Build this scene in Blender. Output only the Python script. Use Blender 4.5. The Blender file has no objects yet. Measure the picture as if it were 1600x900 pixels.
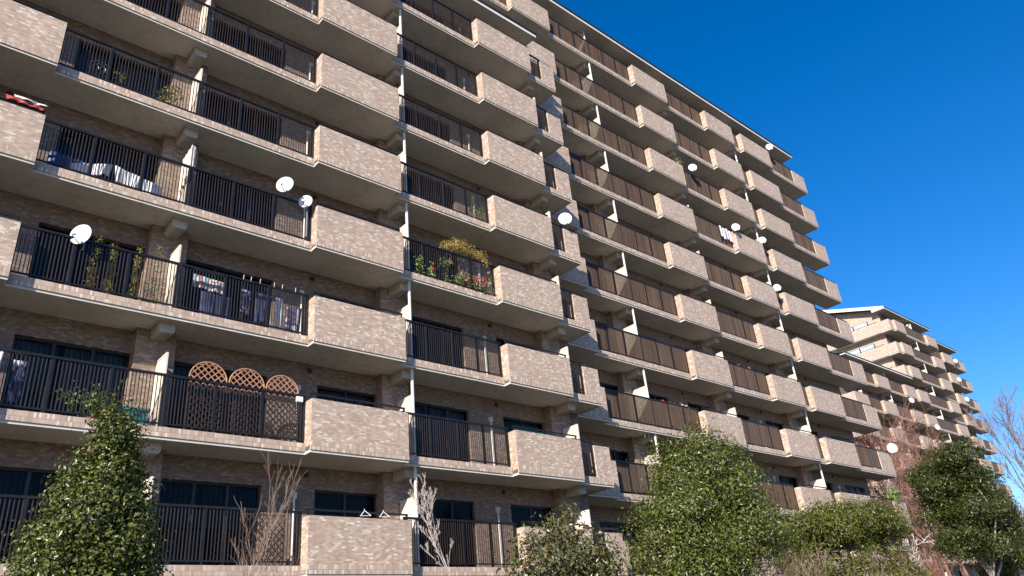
import bpy, math, random
import numpy as np
from mathutils import Vector, Matrix
rad = math.radians
SC = bpy.context.scene
COL = SC.collection

# ------------------------------------------------------------------ camera
CAMY = -16.856
cam_d = bpy.data.cameras.new("camera")
cam_d.sensor_width = 36.0
cam_d.lens = 36.0 * 1184.52 / 1600.0
cam_d.clip_start = 0.1
cam_d.clip_end = 3000
cam = bpy.data.objects.new("camera", cam_d)
COL.objects.link(cam)
R_ = Vector((0.7501413, -0.65518644, -0.08954756))
U_ = Vector((-0.23324835, -0.38886795, 0.89127825))
F_ = Vector((0.6187756, 0.64769781, 0.44452706))
m = Matrix((R_, U_, -F_)).transposed().to_4x4()
m.translation = Vector((0, CAMY, 0))
cam.matrix_world = m
SC.camera = cam

# ------------------------------------------------------------------ light
SUNDIR = Vector((-1.84, -1.0, 1.0)).normalized()      # towards the sun
elev = math.asin(SUNDIR.z)
azim = math.atan2(SUNDIR.x, SUNDIR.y)
world = bpy.data.worlds.new("World")
SC.world = world
world.use_nodes = True
wn = world.node_tree.nodes
wl = world.node_tree.links
bg = wn["Background"]
sky = wn.new("ShaderNodeTexSky")
sky.sky_type = 'NISHITA'
sky.sun_disc = False
sky.sun_elevation = elev
sky.sun_rotation = azim
sky.air_density = 1.0
sky.dust_density = 0.35
sky.ozone_density = 3.0
sky.altitude = 50
hs = wn.new("ShaderNodeHueSaturation"); hs.inputs["Saturation"].default_value = 1.40; hs.inputs["Value"].default_value = 1.0
tn = wn.new("ShaderNodeMix"); tn.data_type = 'RGBA'; tn.blend_type = 'MULTIPLY'; tn.inputs[0].default_value = 1.0
tn.inputs[7].default_value = (0.93, 0.885, 1.05, 1)
wl.new(sky.outputs[0], hs.inputs["Color"]); wl.new(hs.outputs[0], tn.inputs[6]); wl.new(tn.outputs[2], bg.inputs[0])
bg.inputs[1].default_value = 0.104
sun_d = bpy.data.lights.new("sun", 'SUN')
sun_d.energy = 5.0
sun_d.angle = rad(0.5)
sun_d.color = (1.0, 0.93, 0.83)
sun = bpy.data.objects.new("sun", sun_d)
COL.objects.link(sun)
sun.rotation_euler = (-SUNDIR).to_track_quat('-Z', 'Y').to_euler()
SC.view_settings.view_transform = 'Standard'
SC.view_settings.look = 'None'
SC.view_settings.gamma = 1.0
SC.view_settings.exposure = 0.82
SC.view_settings.use_curve_mapping = False
SC.cycles.max_bounces = 8
SC.cycles.diffuse_bounces = 4
SC.cycles.transparent_max_bounces = 12

# ------------------------------------------------------------------ materials
def new_mat(name):
    mt = bpy.data.materials.new(name)
    mt.use_nodes = True
    nt = mt.node_tree
    return mt, nt, nt.nodes["Principled BSDF"]

def ramp(nt, stops, interp='LINEAR'):
    r = nt.nodes.new("ShaderNodeValToRGB")
    r.color_ramp.interpolation = interp
    el = r.color_ramp.elements
    while len(el) < len(stops):
        el.new(0.5)
    for e, (p, c) in zip(el, stops):
        e.position = p
        e.color = (c[0], c[1], c[2], 1)
    return r

def noisy(name, c1, c2, scale=3.0, rough=0.8, bump=0.0, metal=0.0, detail=4, stretch=None, spec=None):
    mt, nt, b = new_mat(name)
    g = nt.nodes.new("ShaderNodeNewGeometry")
    n = nt.nodes.new("ShaderNodeTexNoise")
    n.inputs["Scale"].default_value = scale
    n.inputs["Detail"].default_value = detail
    src = g.outputs["Position"]
    if stretch:
        mp = nt.nodes.new("ShaderNodeMapping")
        mp.inputs["Scale"].default_value = stretch
        nt.links.new(src, mp.inputs[0]); src = mp.outputs[0]
    nt.links.new(src, n.inputs["Vector"])
    r = ramp(nt, [(0.3, c1), (0.7, c2)])
    nt.links.new(n.outputs[0], r.inputs[0])
    nt.links.new(r.outputs[0], b.inputs["Base Color"])
    b.inputs["Roughness"].default_value = rough
    b.inputs["Metallic"].default_value = metal
    if spec is not None:
        b.inputs["Specular IOR Level"].default_value = spec
    if bump:
        bp = nt.nodes.new("ShaderNodeBump")
        bp.inputs["Strength"].default_value = bump
        bp.inputs["Distance"].default_value = 0.02
        nt.links.new(n.outputs[0], bp.inputs["Height"])
        nt.links.new(bp.outputs[0], b.inputs["Normal"])
    return mt

Z0 = 2.2663
H = 2.9
GZ = -1.6

def brick_mat(name, soldiers=True, dark=1.10):
    mt, nt, b = new_mat(name)
    N = nt.nodes.new; L = nt.links.new
    g = N("ShaderNodeNewGeometry")
    sp = N("ShaderNodeSeparateXYZ"); L(g.outputs["Position"], sp.inputs[0])
    sn = N("ShaderNodeSeparateXYZ"); L(g.outputs["True Normal"], sn.inputs[0])
    ab = N("ShaderNodeMath"); ab.operation = 'ABSOLUTE'; L(sn.outputs[0], ab.inputs[0])
    gt = N("ShaderNodeMath"); gt.operation = 'GREATER_THAN'; gt.inputs[1].default_value = 0.5; L(ab.outputs[0], gt.inputs[0])
    mx = N("ShaderNodeMix"); mx.data_type = 'FLOAT'
    L(gt.outputs[0], mx.inputs[0]); L(sp.outputs[0], mx.inputs[2]); L(sp.outputs[1], mx.inputs[3])
    zz = N("ShaderNodeMath"); zz.operation = 'SUBTRACT'; L(sp.outputs[2], zz.inputs[0]); zz.inputs[1].default_value = Z0 - 2.9 * 4
    md = N("ShaderNodeMath"); md.operation = 'MODULO'; L(zz.outputs[0], md.inputs[0]); md.inputs[1].default_value = H
    cb = N("ShaderNodeCombineXYZ"); L(mx.outputs[0], cb.inputs[0]); L(zz.outputs[0], cb.inputs[1])
    def op(o, a, b_=None, c=None):
        n = N("ShaderNodeMath"); n.operation = o
        for i, v in enumerate((a, b_, c)):
            if v is None: continue
            if isinstance(v, (int, float)): n.inputs[i].default_value = v
            else: L(v, n.inputs[i])
        return n.outputs[0]
    def tiles(u, v, w, h, stag, seed, jv=0.006):
        vr = op('DIVIDE', v, h); row = op('FLOOR', vr)
        uu = op('ADD', op('DIVIDE', u, w), op('MULTIPLY', op('MODULO', row, 2.0), stag)) if stag else op('DIVIDE', u, w)
        colm = op('FLOOR', uu)
        cc = N("ShaderNodeCombineXYZ"); L(colm, cc.inputs[0]); L(row, cc.inputs[1]); cc.inputs[2].default_value = seed
        wn_ = N("ShaderNodeTexWhiteNoise"); L(cc.outputs[0], wn_.inputs[0])
        fu = op('MULTIPLY', op('FRACT', uu), w); fv = op('MULTIPLY', op('FRACT', vr), h)
        j = op('MAXIMUM', op('LESS_THAN', fu, 0.006), op('LESS_THAN', fv, jv))
        return wn_.outputs[0], j
    col, fac = tiles(mx.outputs[0], zz.outputs[0], 0.118, 0.0475, 0.5, 1.0)
    if soldiers:
        c2, f2 = tiles(mx.outputs[0], md.outputs[0], 0.0475, 0.122, 0, 5.0, 0.013)
        lt = op('LESS_THAN', md.outputs[0], 0.244)
        m1 = N("ShaderNodeMix"); m1.data_type = 'FLOAT'; L(lt, m1.inputs[0]); L(col, m1.inputs[2]); L(c2, m1.inputs[3])
        m2 = N("ShaderNodeMix"); m2.data_type = 'FLOAT'; L(lt, m2.inputs[0]); L(fac, m2.inputs[2]); L(f2, m2.inputs[3])
        col, fac = m1.outputs[0], m2.outputs[0]
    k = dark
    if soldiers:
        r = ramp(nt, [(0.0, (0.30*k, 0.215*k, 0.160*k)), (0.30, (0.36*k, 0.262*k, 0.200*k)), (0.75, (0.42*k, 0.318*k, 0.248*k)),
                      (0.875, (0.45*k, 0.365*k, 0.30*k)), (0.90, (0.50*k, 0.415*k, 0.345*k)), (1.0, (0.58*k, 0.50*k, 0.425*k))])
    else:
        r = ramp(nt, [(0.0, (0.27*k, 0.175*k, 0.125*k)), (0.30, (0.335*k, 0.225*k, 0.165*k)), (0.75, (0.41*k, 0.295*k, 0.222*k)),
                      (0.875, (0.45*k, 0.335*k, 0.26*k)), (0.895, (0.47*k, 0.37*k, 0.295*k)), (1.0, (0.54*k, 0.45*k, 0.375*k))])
    L(col, r.inputs[0])
    # weathering
    ns = N("ShaderNodeTexNoise"); ns.inputs["Scale"].default_value = 0.7; ns.inputs["Detail"].default_value = 5
    mp = N("ShaderNodeMapping"); mp.inputs["Scale"].default_value = (1.6, 1.6, 0.5)
    L(g.outputs["Position"], mp.inputs[0]); L(mp.outputs[0], ns.inputs["Vector"])
    nr = ramp(nt, [(0.3, (0.93, 0.925, 0.92)), (0.75, (1.04, 1.04, 1.04))]); L(ns.outputs[0], nr.inputs[0])
    mu = N("ShaderNodeMix"); mu.data_type = 'RGBA'; mu.blend_type = 'MULTIPLY'; mu.inputs[0].default_value = 1
    st = N("ShaderNodeTexNoise"); st.inputs["Scale"].default_value = 1.0; st.inputs["Detail"].default_value = 6; st.inputs["Roughness"].default_value = 0.65
    mp2 = N("ShaderNodeMapping"); mp2.inputs["Scale"].default_value = (7, 7, 0.35)
    L(g.outputs["Position"], mp2.inputs[0]); L(mp2.outputs[0], st.inputs["Vector"])
    sr = ramp(nt, [(0.28, (0.87, 0.855, 0.84)), (0.5, (1.0, 1.0, 1.0))]); L(st.outputs[0], sr.inputs[0])
    mu0 = N("ShaderNodeMix"); mu0.data_type = 'RGBA'; mu0.blend_type = 'MULTIPLY'; mu0.inputs[0].default_value = 1
    L(r.outputs[0], mu0.inputs[6]); L(sr.outputs[0], mu0.inputs[7])
    L(mu0.outputs[2], mu.inputs[6]); L(nr.outputs[0], mu.inputs[7])
    mo = N("ShaderNodeMix"); mo.data_type = 'RGBA'; L(fac, mo.inputs[0]); L(mu.outputs[2], mo.inputs[6])
    mo.inputs[7].default_value = (0.27*k, 0.225*k, 0.185*k, 1)
    L(mo.outputs[2], b.inputs["Base Color"])
    b.inputs["Roughness"].default_value = 0.62
    inv = N("ShaderNodeMath"); inv.operation = 'SUBTRACT'; inv.inputs[0].default_value = 1; L(fac, inv.inputs[1])
    bp = N("ShaderNodeBump"); bp.inputs["Strength"].default_value = 0.5; bp.inputs["Distance"].default_value = 0.004
    L(inv.outputs[0], bp.inputs["Height"]); L(bp.outputs[0], b.inputs["Normal"])
    return mt

def concrete_mat(name, c1, c2):
    mt, nt, b = new_mat(name)
    N = nt.nodes.new; L = nt.links.new
    g = N("ShaderNodeNewGeometry")
    n1 = N("ShaderNodeTexNoise"); n1.inputs["Scale"].default_value = 0.5; n1.inputs["Detail"].default_value = 6; n1.inputs["Roughness"].default_value = 0.6
    L(g.outputs["Position"], n1.inputs["Vector"])
    n2 = N("ShaderNodeTexNoise"); n2.inputs["Scale"].default_value = 6; n2.inputs["Detail"].default_value = 5
    L(g.outputs["Position"], n2.inputs["Vector"])
    ad = N("ShaderNodeMix"); ad.data_type = 'FLOAT'; ad.inputs[0].default_value = 0.35
    L(n1.outputs[0], ad.inputs[2]); L(n2.outputs[0], ad.inputs[3])
    r = ramp(nt, [(0.40, c1), (0.56, c2)]); L(ad.outputs[0], r.inputs[0])
    L(r.outputs[0], b.inputs["Base Color"])
    b.inputs["Roughness"].default_value = 0.9
    bp = N("ShaderNodeBump"); bp.inputs["Strength"].default_value = 0.25; bp.inputs["Distance"].default_value = 0.01
    L(n2.outputs[0], bp.inputs["Height"]); L(bp.outputs[0], b.inputs["Normal"])
    return mt

def leaf_mat(name, cols, rough=0.35, trans=0.12, spec=0.5):
    mt, nt, b = new_mat(name)
    N = nt.nodes.new; L = nt.links.new
    g = N("ShaderNodeNewGeometry")
    st = [(i / max(1, len(cols) - 1), c) for i, c in enumerate(cols)]
    r = ramp(nt, st); L(g.outputs["Random Per Island"], r.inputs[0])
    L(r.outputs[0], b.inputs["Base Color"])
    b.inputs["Roughness"].default_value = rough
    b.inputs["Specular IOR Level"].default_value = spec
    tr = N("ShaderNodeBsdfTranslucent"); L(r.outputs[0], tr.inputs[0])
    mx = N("ShaderNodeMixShader"); mx.inputs[0].default_value = trans
    out = nt.nodes["Material Output"]
    L(b.outputs[0], mx.inputs[1]); L(tr.outputs[0], mx.inputs[2]); L(mx.outputs[0], out.inputs[0])
    return mt

def glass_mat(name):
    mt = bpy.data.materials.new(name); mt.use_nodes = True
    nt = mt.node_tree; nt.nodes.clear()
    N = nt.nodes.new; L = nt.links.new
    out = N("ShaderNodeOutputMaterial")
    tr = N("ShaderNodeBsdfTransparent"); tr.inputs[0].default_value = (0.50, 0.55, 0.58, 1)
    gl = N("ShaderNodeBsdfGlossy"); gl.inputs["Roughness"].default_value = 0.02; gl.inputs[0].default_value = (0.30, 0.30, 0.29, 1)
    fr = N("ShaderNodeFresnel"); fr.inputs[0].default_value = 1.45
    ad = N("ShaderNodeMath"); ad.operation = 'ADD'; ad.inputs[1].default_value = 0.0; L(fr.outputs[0], ad.inputs[0])
    mx = N("ShaderNodeMixShader"); L(ad.outputs[0], mx.inputs[0]); L(tr.outputs[0], mx.inputs[1]); L(gl.outputs[0], mx.inputs[2])
    L(mx.outputs[0], out.inputs[0])
    return mt

def curtain_mat(name, a, c):
    mt, nt, b = new_mat(name)
    N = nt.nodes.new; L = nt.links.new
    g = N("ShaderNodeNewGeometry")
    w = N("ShaderNodeTexWave"); w.inputs["Scale"].default_value = 2.6; w.inputs["Distortion"].default_value = 2.0
    w.inputs["Detail"].default_value = 1.0; w.bands_direction = 'X'
    L(g.outputs["Position"], w.inputs["Vector"])
    r = ramp(nt, [(0.0, a), (1.0, c)]); L(w.outputs["Fac"], r.inputs[0])
    L(r.outputs[0], b.inputs["Base Color"]); b.inputs["Roughness"].default_value = 0.9
    bp = N("ShaderNodeBump"); bp.inputs["Distance"].default_value = 0.05
    L(w.outputs["Fac"], bp.inputs["Height"]); L(bp.outputs[0], b.inputs["Normal"])
    return mt

def cloth_pattern(name, cols, scale=14, rough=0.9):
    mt, nt, b = new_mat(name)
    N = nt.nodes.new; L = nt.links.new
    g = N("ShaderNodeNewGeometry")
    v = N("ShaderNodeTexVoronoi"); v.inputs["Scale"].default_value = scale
    L(g.outputs["Position"], v.inputs["Vector"])
    sp = N("ShaderNodeSeparateColor"); L(v.outputs["Color"], sp.inputs[0])
    n = len(cols)
    r = ramp(nt, [(i / n, c) for i, c in enumerate(cols)], 'CONSTANT'); L(sp.outputs[0], r.inputs[0])
    L(r.outputs[0], b.inputs["Base Color"]); b.inputs["Roughness"].default_value = rough
    return mt

M = {}
M['brick'] = brick_mat("tile_brick", True, 1.17)
M['brickw'] = brick_mat("tile_brick_wall_shaded", False, 0.53)  # same tile as the parapets, darkened to deepen the recess shade
M['brickp'] = brick_mat("tile_brick_pillar_shaded", False, 0.72)  # same tile again, shade partly put into its colour
M['conc'] = concrete_mat("painted_concrete", (0.47, 0.44, 0.39), (0.60, 0.565, 0.51))
M['floor'] = concrete_mat("balcony_floor_darkened", (0.10, 0.095, 0.09), (0.15, 0.14, 0.13))  # darkened so the floor bounces less light onto the walls
M['duct'] = concrete_mat("painted_beam", (0.36, 0.335, 0.295), (0.44, 0.41, 0.36))
M['cream'] = noisy("cream_panel", (0.56, 0.49, 0.41), (0.64, 0.57, 0.48), 1.5, 0.7)
M['white'] = noisy("white_paint", (0.74, 0.74, 0.72), (0.82, 0.82, 0.80), 4, 0.45)
M['post'] = noisy("white_post", (0.50, 0.49, 0.45), (0.60, 0.585, 0.54), 3, 0.5)
M['rail'] = noisy("brown_rail", (0.006, 0.005, 0.005), (0.014, 0.011, 0.010), 5, 0.38)
M['slat'] = noisy("brown_slat_sunlit", (0.038, 0.026, 0.020), (0.115, 0.073, 0.046), 1.3, 0.42, stretch=(14, 14, 0.25), detail=3)  # same product as the bars, paler and warmer for sunlit slat sides
M['bar'] = noisy("brown_bar", (0.026, 0.019, 0.017), (0.050, 0.035, 0.029), 2.0, 0.4, stretch=(7, 7, 0.3))
M['black'] = noisy("black_metal", (0.012, 0.011, 0.011), (0.024, 0.021, 0.02), 4, 0.5)
M['alu'] = noisy("dark_aluminium", (0.018, 0.016, 0.015), (0.035, 0.03, 0.028), 4, 0.4, metal=0.3)
M['glass'] = glass_mat("window_glass")
M['curtain'] = curtain_mat("blue_grey_curtain", (0.018, 0.019, 0.021), (0.065, 0.067, 0.07))
M['curtainb'] = curtain_mat("brown_curtain", (0.035, 0.026, 0.02), (0.09, 0.07, 0.055))
M['curtainw'] = curtain_mat("lace_curtain", (0.12, 0.12, 0.125), (0.26, 0.26, 0.265))
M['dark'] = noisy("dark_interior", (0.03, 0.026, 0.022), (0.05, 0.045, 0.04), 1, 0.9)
M['roof'] = noisy("dark_roof", (0.05, 0.05, 0.055), (0.09, 0.09, 0.09), 3, 0.7)
M['fascia'] = noisy("white_fascia", (0.58, 0.56, 0.53), (0.68, 0.66, 0.62), 2, 0.5)
M['dish'] = noisy("dish_white", (0.58, 0.59, 0.60), (0.70, 0.71, 0.71), 3, 0.35)
M['grey'] = noisy("grey_metal", (0.16, 0.17, 0.19), (0.26, 0.27, 0.29), 6, 0.45, metal=0.4)
M['terra'] = noisy("terracotta", (0.24, 0.09, 0.045), (0.32, 0.13, 0.07), 8, 0.8)
M['cedar'] = noisy("cedar_wood", (0.32, 0.15, 0.08), (0.47, 0.24, 0.13), 3, 0.65, stretch=(2, 2, 2))
M['darkwood'] = noisy("dark_brown_wood", (0.03, 0.017, 0.012), (0.055, 0.03, 0.02), 3, 0.7)  # dark brown for lattice frames and slats below rail height
M['teal'] = noisy("teal_plastic", (0.01, 0.12, 0.15), (0.02, 0.18, 0.21), 3, 0.4)
M['blue'] = noisy("blue_plastic", (0.015, 0.04, 0.13), (0.025, 0.07, 0.2), 3, 0.5)
M['bark'] = noisy("bark_brown", (0.10, 0.07, 0.05), (0.22, 0.16, 0.115), 9, 0.9, bump=0.6, stretch=(1, 1, 0.3))
M['barkpale'] = noisy("bark_pale", (0.24, 0.20, 0.175), (0.42, 0.37, 0.33), 9, 0.85, bump=0.5)
M['barkred'] = noisy("twig_red", (0.14, 0.068, 0.052), (0.24, 0.125, 0.095), 6, 0.9)
M['twig'] = noisy("twig_brown", (0.10, 0.065, 0.05), (0.21, 0.15, 0.115), 6, 0.9)
M['bluecloth'] = noisy("denim_cloth", (0.02, 0.03, 0.075), (0.05, 0.07, 0.15), 5, 0.9)
M['whitecloth'] = noisy("white_cloth", (0.66, 0.66, 0.70), (0.80, 0.80, 0.80), 5, 0.9, bump=0.3)
M['redcloth'] = noisy("red_cloth", (0.30, 0.03, 0.03), (0.45, 0.08, 0.06), 5, 0.9)
M['beigecloth'] = noisy("beige_sheet", (0.42, 0.37, 0.30), (0.62, 0.57, 0.50), 7, 0.8, bump=0.8)
M['pinkcloth'] = cloth_pattern("pink_blue_cloth", [(0.12, 0.09, 0.14), (0.04, 0.05, 0.13), (0.4, 0.4, 0.44), (0.05, 0.06, 0.15)], 10)
M['pattern'] = cloth_pattern("patchwork_cloth", [(0.6, 0.62, 0.6), (0.5, 0.12, 0.08), (0.12, 0.4, 0.32), (0.62, 0.62, 0.66), (0.2, 0.3, 0.5)], 16)
M['peg'] = noisy("peg_wood", (0.55, 0.38, 0.22), (0.65, 0.48, 0.3), 5, 0.7)
M['tealnet'] = noisy("green_net", (0.02, 0.16, 0.12), (0.04, 0.26, 0.2), 5, 0.7)
M['flred'] = leaf_mat("flower_red", [(0.55, 0.03, 0.02), (0.7, 0.10, 0.05)], 0.6, 0.2)
M['flpink'] = leaf_mat("flower_pink", [(0.75, 0.25, 0.45), (0.8, 0.5, 0.6), (0.7, 0.1, 0.25)], 0.6, 0.2)
M['lf_dark'] = leaf_mat("leaf_glossy_dark", [(0.024, 0.036, 0.007), (0.050, 0.068, 0.010), (0.090, 0.105, 0.014), (0.13, 0.13, 0.022)], 0.36, 0.10)
M['lf_mid'] = leaf_mat("leaf_mid_green", [(0.022, 0.036, 0.006), (0.052, 0.074, 0.010), (0.092, 0.112, 0.016), (0.15, 0.15, 0.034)], 0.36, 0.12)
M['lf_olive'] = leaf_mat("leaf_olive", [(0.034, 0.048, 0.008), (0.080, 0.095, 0.013), (0.16, 0.155, 0.02)], 0.42, 0.15)
M['lf_deep'] = leaf_mat("leaf_deep_green", [(0.018, 0.030, 0.005), (0.040, 0.055, 0.008), (0.080, 0.090, 0.013)], 0.38, 0.12)
M['lf_red'] = leaf_mat("leaf_bronze_green", [(0.04, 0.06, 0.016), (0.07, 0.09, 0.022), (0.10, 0.095, 0.035), (0.15, 0.10, 0.05)], 0.30, 0.12)
M['lf_bright'] = leaf_mat("leaf_bright", [(0.07, 0.14, 0.03), (0.16, 0.26, 0.06), (0.28, 0.34, 0.10)], 0.4, 0.2)
M['lf_yellow'] = leaf_mat("leaf_yellow", [(0.25, 0.16, 0.04), (0.38, 0.27, 0.07), (0.48, 0.36, 0.12)], 0.5, 0.2)
M['lf_yg'] = leaf_mat("leaf_yellow_green", [(0.16, 0.17, 0.03), (0.30, 0.28, 0.05), (0.40, 0.34, 0.07)], 0.5, 0.2)

# ------------------------------------------------------------------ mesh helpers
class MB:
    def __init__(s):
        s.v = []; s.f = []
    def box(s, x0, x1, y0, y1, z0, z1):
        n = len(s.v)
        s.v += [(x0, y0, z0), (x1, y0, z0), (x1, y1, z0), (x0, y1, z0), (x0, y0, z1), (x1, y0, z1), (x1, y1, z1), (x0, y1, z1)]
        s.f += [(n, n+3, n+2, n+1), (n+4, n+5, n+6, n+7), (n, n+1, n+5, n+4), (n+1, n+2, n+6, n+5), (n+2, n+3, n+7, n+6), (n+3, n, n+4, n+7)]
        return s
    def quad(s, a, b, c, d):
        n = len(s.v); s.v += [tuple(a), tuple(b), tuple(c), tuple(d)]; s.f.append((n, n+1, n+2, n+3)); return s
    def tube(s, p, q, r0, r1, k=6, cap=True):
        p = Vector(p); q = Vector(q); d = (q - p)
        if d.length < 1e-6: return s
        d.normalize()
        a = d.orthogonal().normalized(); b = d.cross(a)
        n = len(s.v)
        for c, r in ((p, r0), (q, r1)):
            for i in range(k):
                t = 2 * math.pi * i / k
                s.v.append(tuple(c + a * (r * math.cos(t)) + b * (r * math.sin(t))))
        for i in range(k):
            j = (i + 1) % k
            s.f.append((n+i, n+j, n+k+j, n+k+i))
        if cap:
            s.f.append(tuple(n + k - 1 - i for i in range(k))); s.f.append(tuple(n + k + i for i in range(k)))
        return s
    def lathe(s, c, prof, k=12, axis=None):
        ax = Vector(axis).normalized() if axis is not None else Vector((0, 0, 1))
        a = ax.orthogonal().normalized(); b = ax.cross(a); c = Vector(c)
        n = len(s.v)
        for r, h in prof:
            for i in range(k):
                t = 2 * math.pi * i / k
                s.v.append(tuple(c + ax * h + a * (r * math.cos(t)) + b * (r * math.sin(t))))
        for j in range(len(prof) - 1):
            for i in range(k):
                i2 = (i + 1) % k
                s.f.append((n+j*k+i, n+j*k+i2, n+(j+1)*k+i2, n+(j+1)*k+i))
        return s
    def mesh(s, name, mat, org=(0, 0, 0), smooth=False):
        me = bpy.data.meshes.new(name)
        o = org
        me.from_pydata([(v[0]-o[0], v[1]-o[1], v[2]-o[2]) for v in s.v], [], s.f)
        me.update()
        me.materials.append(mat)
        if smooth:
            me.polygons.foreach_set("use_smooth", [True] * len(me.polygons))
        return me

WL = {}
def wloc(o):
    return WL.get(o.name, (0, 0, 0))
def inst(name, me, parent=None, wl_=None):
    """link an object for mesh me whose origin stands at world location wl_"""
    o = bpy.data.objects.new(name, me); COL.objects.link(o)
    wl_ = wl_ if wl_ is not None else (wloc(parent) if parent else (0, 0, 0))
    if parent:
        o.parent = parent
        pw = wloc(parent); o.location = (wl_[0]-pw[0], wl_[1]-pw[1], wl_[2]-pw[2])
    else:
        o.location = wl_
    WL[o.name] = tuple(wl_)
    return o
def thing(name, label, cat, loc, group=None):
    o = inst(name, None, None, loc)
    o['label'] = label; o['category'] = cat
    if group: o['group'] = group
    return o
def tag(o, label, cat, group=None):
    o['label'] = label; o['category'] = cat
    if group: o['group'] = group
    return o
def part(name, mb, mat, parent, wl_=None, smooth=False):
    wl_ = wl_ if wl_ is not None else wloc(parent)
    return inst(name, mb.mesh(name, mat, wl_, smooth), parent, wl_)
def struct(o):
    o['kind'] = 'structure'; return o

# ------------------------------------------------------------------ ground
gm, gnt, gb = new_mat("ground_soil_grass")
g_ = gnt.nodes.new("ShaderNodeNewGeometry")
n1 = gnt.nodes.new("ShaderNodeTexNoise"); n1.inputs["Scale"].default_value = 0.4; n1.inputs["Detail"].default_value = 8
gnt.links.new(g_.outputs["Position"], n1.inputs["Vector"])
r1 = ramp(gnt, [(0.35, (0.055, 0.047, 0.028)), (0.5, (0.075, 0.063, 0.04)), (0.65, (0.11, 0.095, 0.062))])
gnt.links.new(n1.outputs[0], r1.inputs[0]); gnt.links.new(r1.outputs[0], gb.inputs["Base Color"])
gb.inputs["Roughness"].default_value = 0.95
g = MB().quad((-1500, -1500, GZ), (1500, -1500, GZ), (1500, 1500, GZ), (-1500, 1500, GZ))
struct(part("ground", g, gm, None, (0, 0, 0)))
pv = noisy("pavement_concrete", (0.20, 0.18, 0.15), (0.27, 0.245, 0.205), 2.5, 0.9, bump=0.2)
struct(part("path", MB().box(-60, 90, -24, -13.5, GZ + 0.0, GZ + 0.06), pv, None, (0, 0, 0)))

# ------------------------------------------------------------------ apartment building generator
def railing_mesh(x0, x1, Y, depth, barw, mats, pitch=0.0767):
    """returns three meshes in coordinates relative to (0,0,slab bottom)"""
    y = Y + 0.36
    fr = MB()
    fr.box(x0, x1, y - 0.03, y + 0.03, 1.455, 1.51)
    fr.box(x0 + 0.01, x1 - 0.01, y - 0.02, y + 0.02, 0.325, 0.36)
    n = max(1, int(math.ceil((x1 - x0) / 1.22)))
    ps = []
    for i in range(n + 1):
        if n == 1 and i == 0: continue
        px = min(max(x0 + (x1 - x0) * i / n, x0 + 0.03), x1 - 0.03)
        ps.append(px)
        fr.box(px - 0.024, px + 0.024, y - 0.027, y + 0.045, 0.245, 1.454)
    ba = MB()
    nb = int((x1 - x0 - 0.05) / pitch)
    for i in range(nb + 1):
        bx = x0 + 0.03 + i * (x1 - x0 - 0.06) / nb
        if any(abs(bx - p) < 0.035 for p in ps): continue
        ba.box(bx - barw/2, bx + barw/2, y - depth/2, y + depth/2, 0.361, 1.454)
    return fr, ba

def wall_mesh(x0, x1, Y, zlo, zhi, holes, rev=0.14):
    xs = sorted({x0, x1} | {h[0] for h in holes} | {h[1] for h in holes})
    zs = sorted({zlo, zhi} | {h[2] for h in holes} | {h[3] for h in holes})
    mb = MB()
    for k in range(len(zs) - 1):
        run = None
        for i in range(len(xs) - 1):
            cx = (xs[i] + xs[i+1]) / 2; cz = (zs[k] + zs[k+1]) / 2
            hole = any(h[0] < cx < h[1] and h[2] < cz < h[3] for h in holes)
            if not hole:
                if run is None: run = xs[i]
                last = xs[i+1]
            if hole or i == len(xs) - 2:
                if run is not None:
                    mb.quad((run, Y, zs[k]), (last, Y, zs[k]), (last, Y, zs[k+1]), (run, Y, zs[k+1]))
                    run = None
    for a, b, c, d in holes:
        y2 = Y + rev
        mb.quad((a, Y, c), (a, y2, c), (a, y2, d), (a, Y, d))
        mb.quad((b, y2, c), (b, Y, c), (b, Y, d), (b, y2, d))
        mb.quad((a, y2, d), (b, y2, d), (b, Y, d), (a, Y, d))
        mb.quad((a, Y, c), (b, Y, c), (b, y2, c), (a, y2, c))
    return mb

def window_meshes(w, h, n):
    """origin at lower left outer corner; frame/glass/curtain"""
    fr = MB(); t = 0.045
    fr.box(0, w, 0, 0.07, h - t, h); fr.box(0, w, 0, 0.07, 0, t)
    fr.box(0, t, 0, 0.07, t, h - t); fr.box(w - t, w, 0, 0.07, t, h - t)
    for i in range(1, n):
        x = w * i / n
        fr.box(x - 0.035, x + 0.035, 0.012, 0.062, t, h - t)
    gl = MB()
    for i in range(n):
        a = t + 0.0 if i == 0 else w * i / n + 0.035
        b = w - t if i == n - 1 else w * (i + 1) / n - 0.035
        yy = 0.03 + 0.012 * (i % 2)
        gl.quad((a, yy, t), (b, yy, t), (b, yy, h - t), (a, yy, h - t))
    cu = MB()
    random.seed(int(w * 100))
    segs = int(w / 0.07)
    for i in range(segs):
        xa = 0.02 + (w - 0.04) * i / segs; xb = 0.02 + (w - 0.04) * (i + 1) / segs
        ya = 0.16 + 0.02 * (i % 2); yb = 0.16 + 0.02 * ((i + 1) % 2)
        if (n == 3 and 0.36 < i / segs < 0.44): continue
        cu.quad((xa, ya, 0.02), (xb, yb, 0.02), (xb, yb, h - 0.01), (xa, ya, h - 0.01))
    return fr, gl, cu

def dirsign(t): return 1 if t == 'R' else -1

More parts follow.
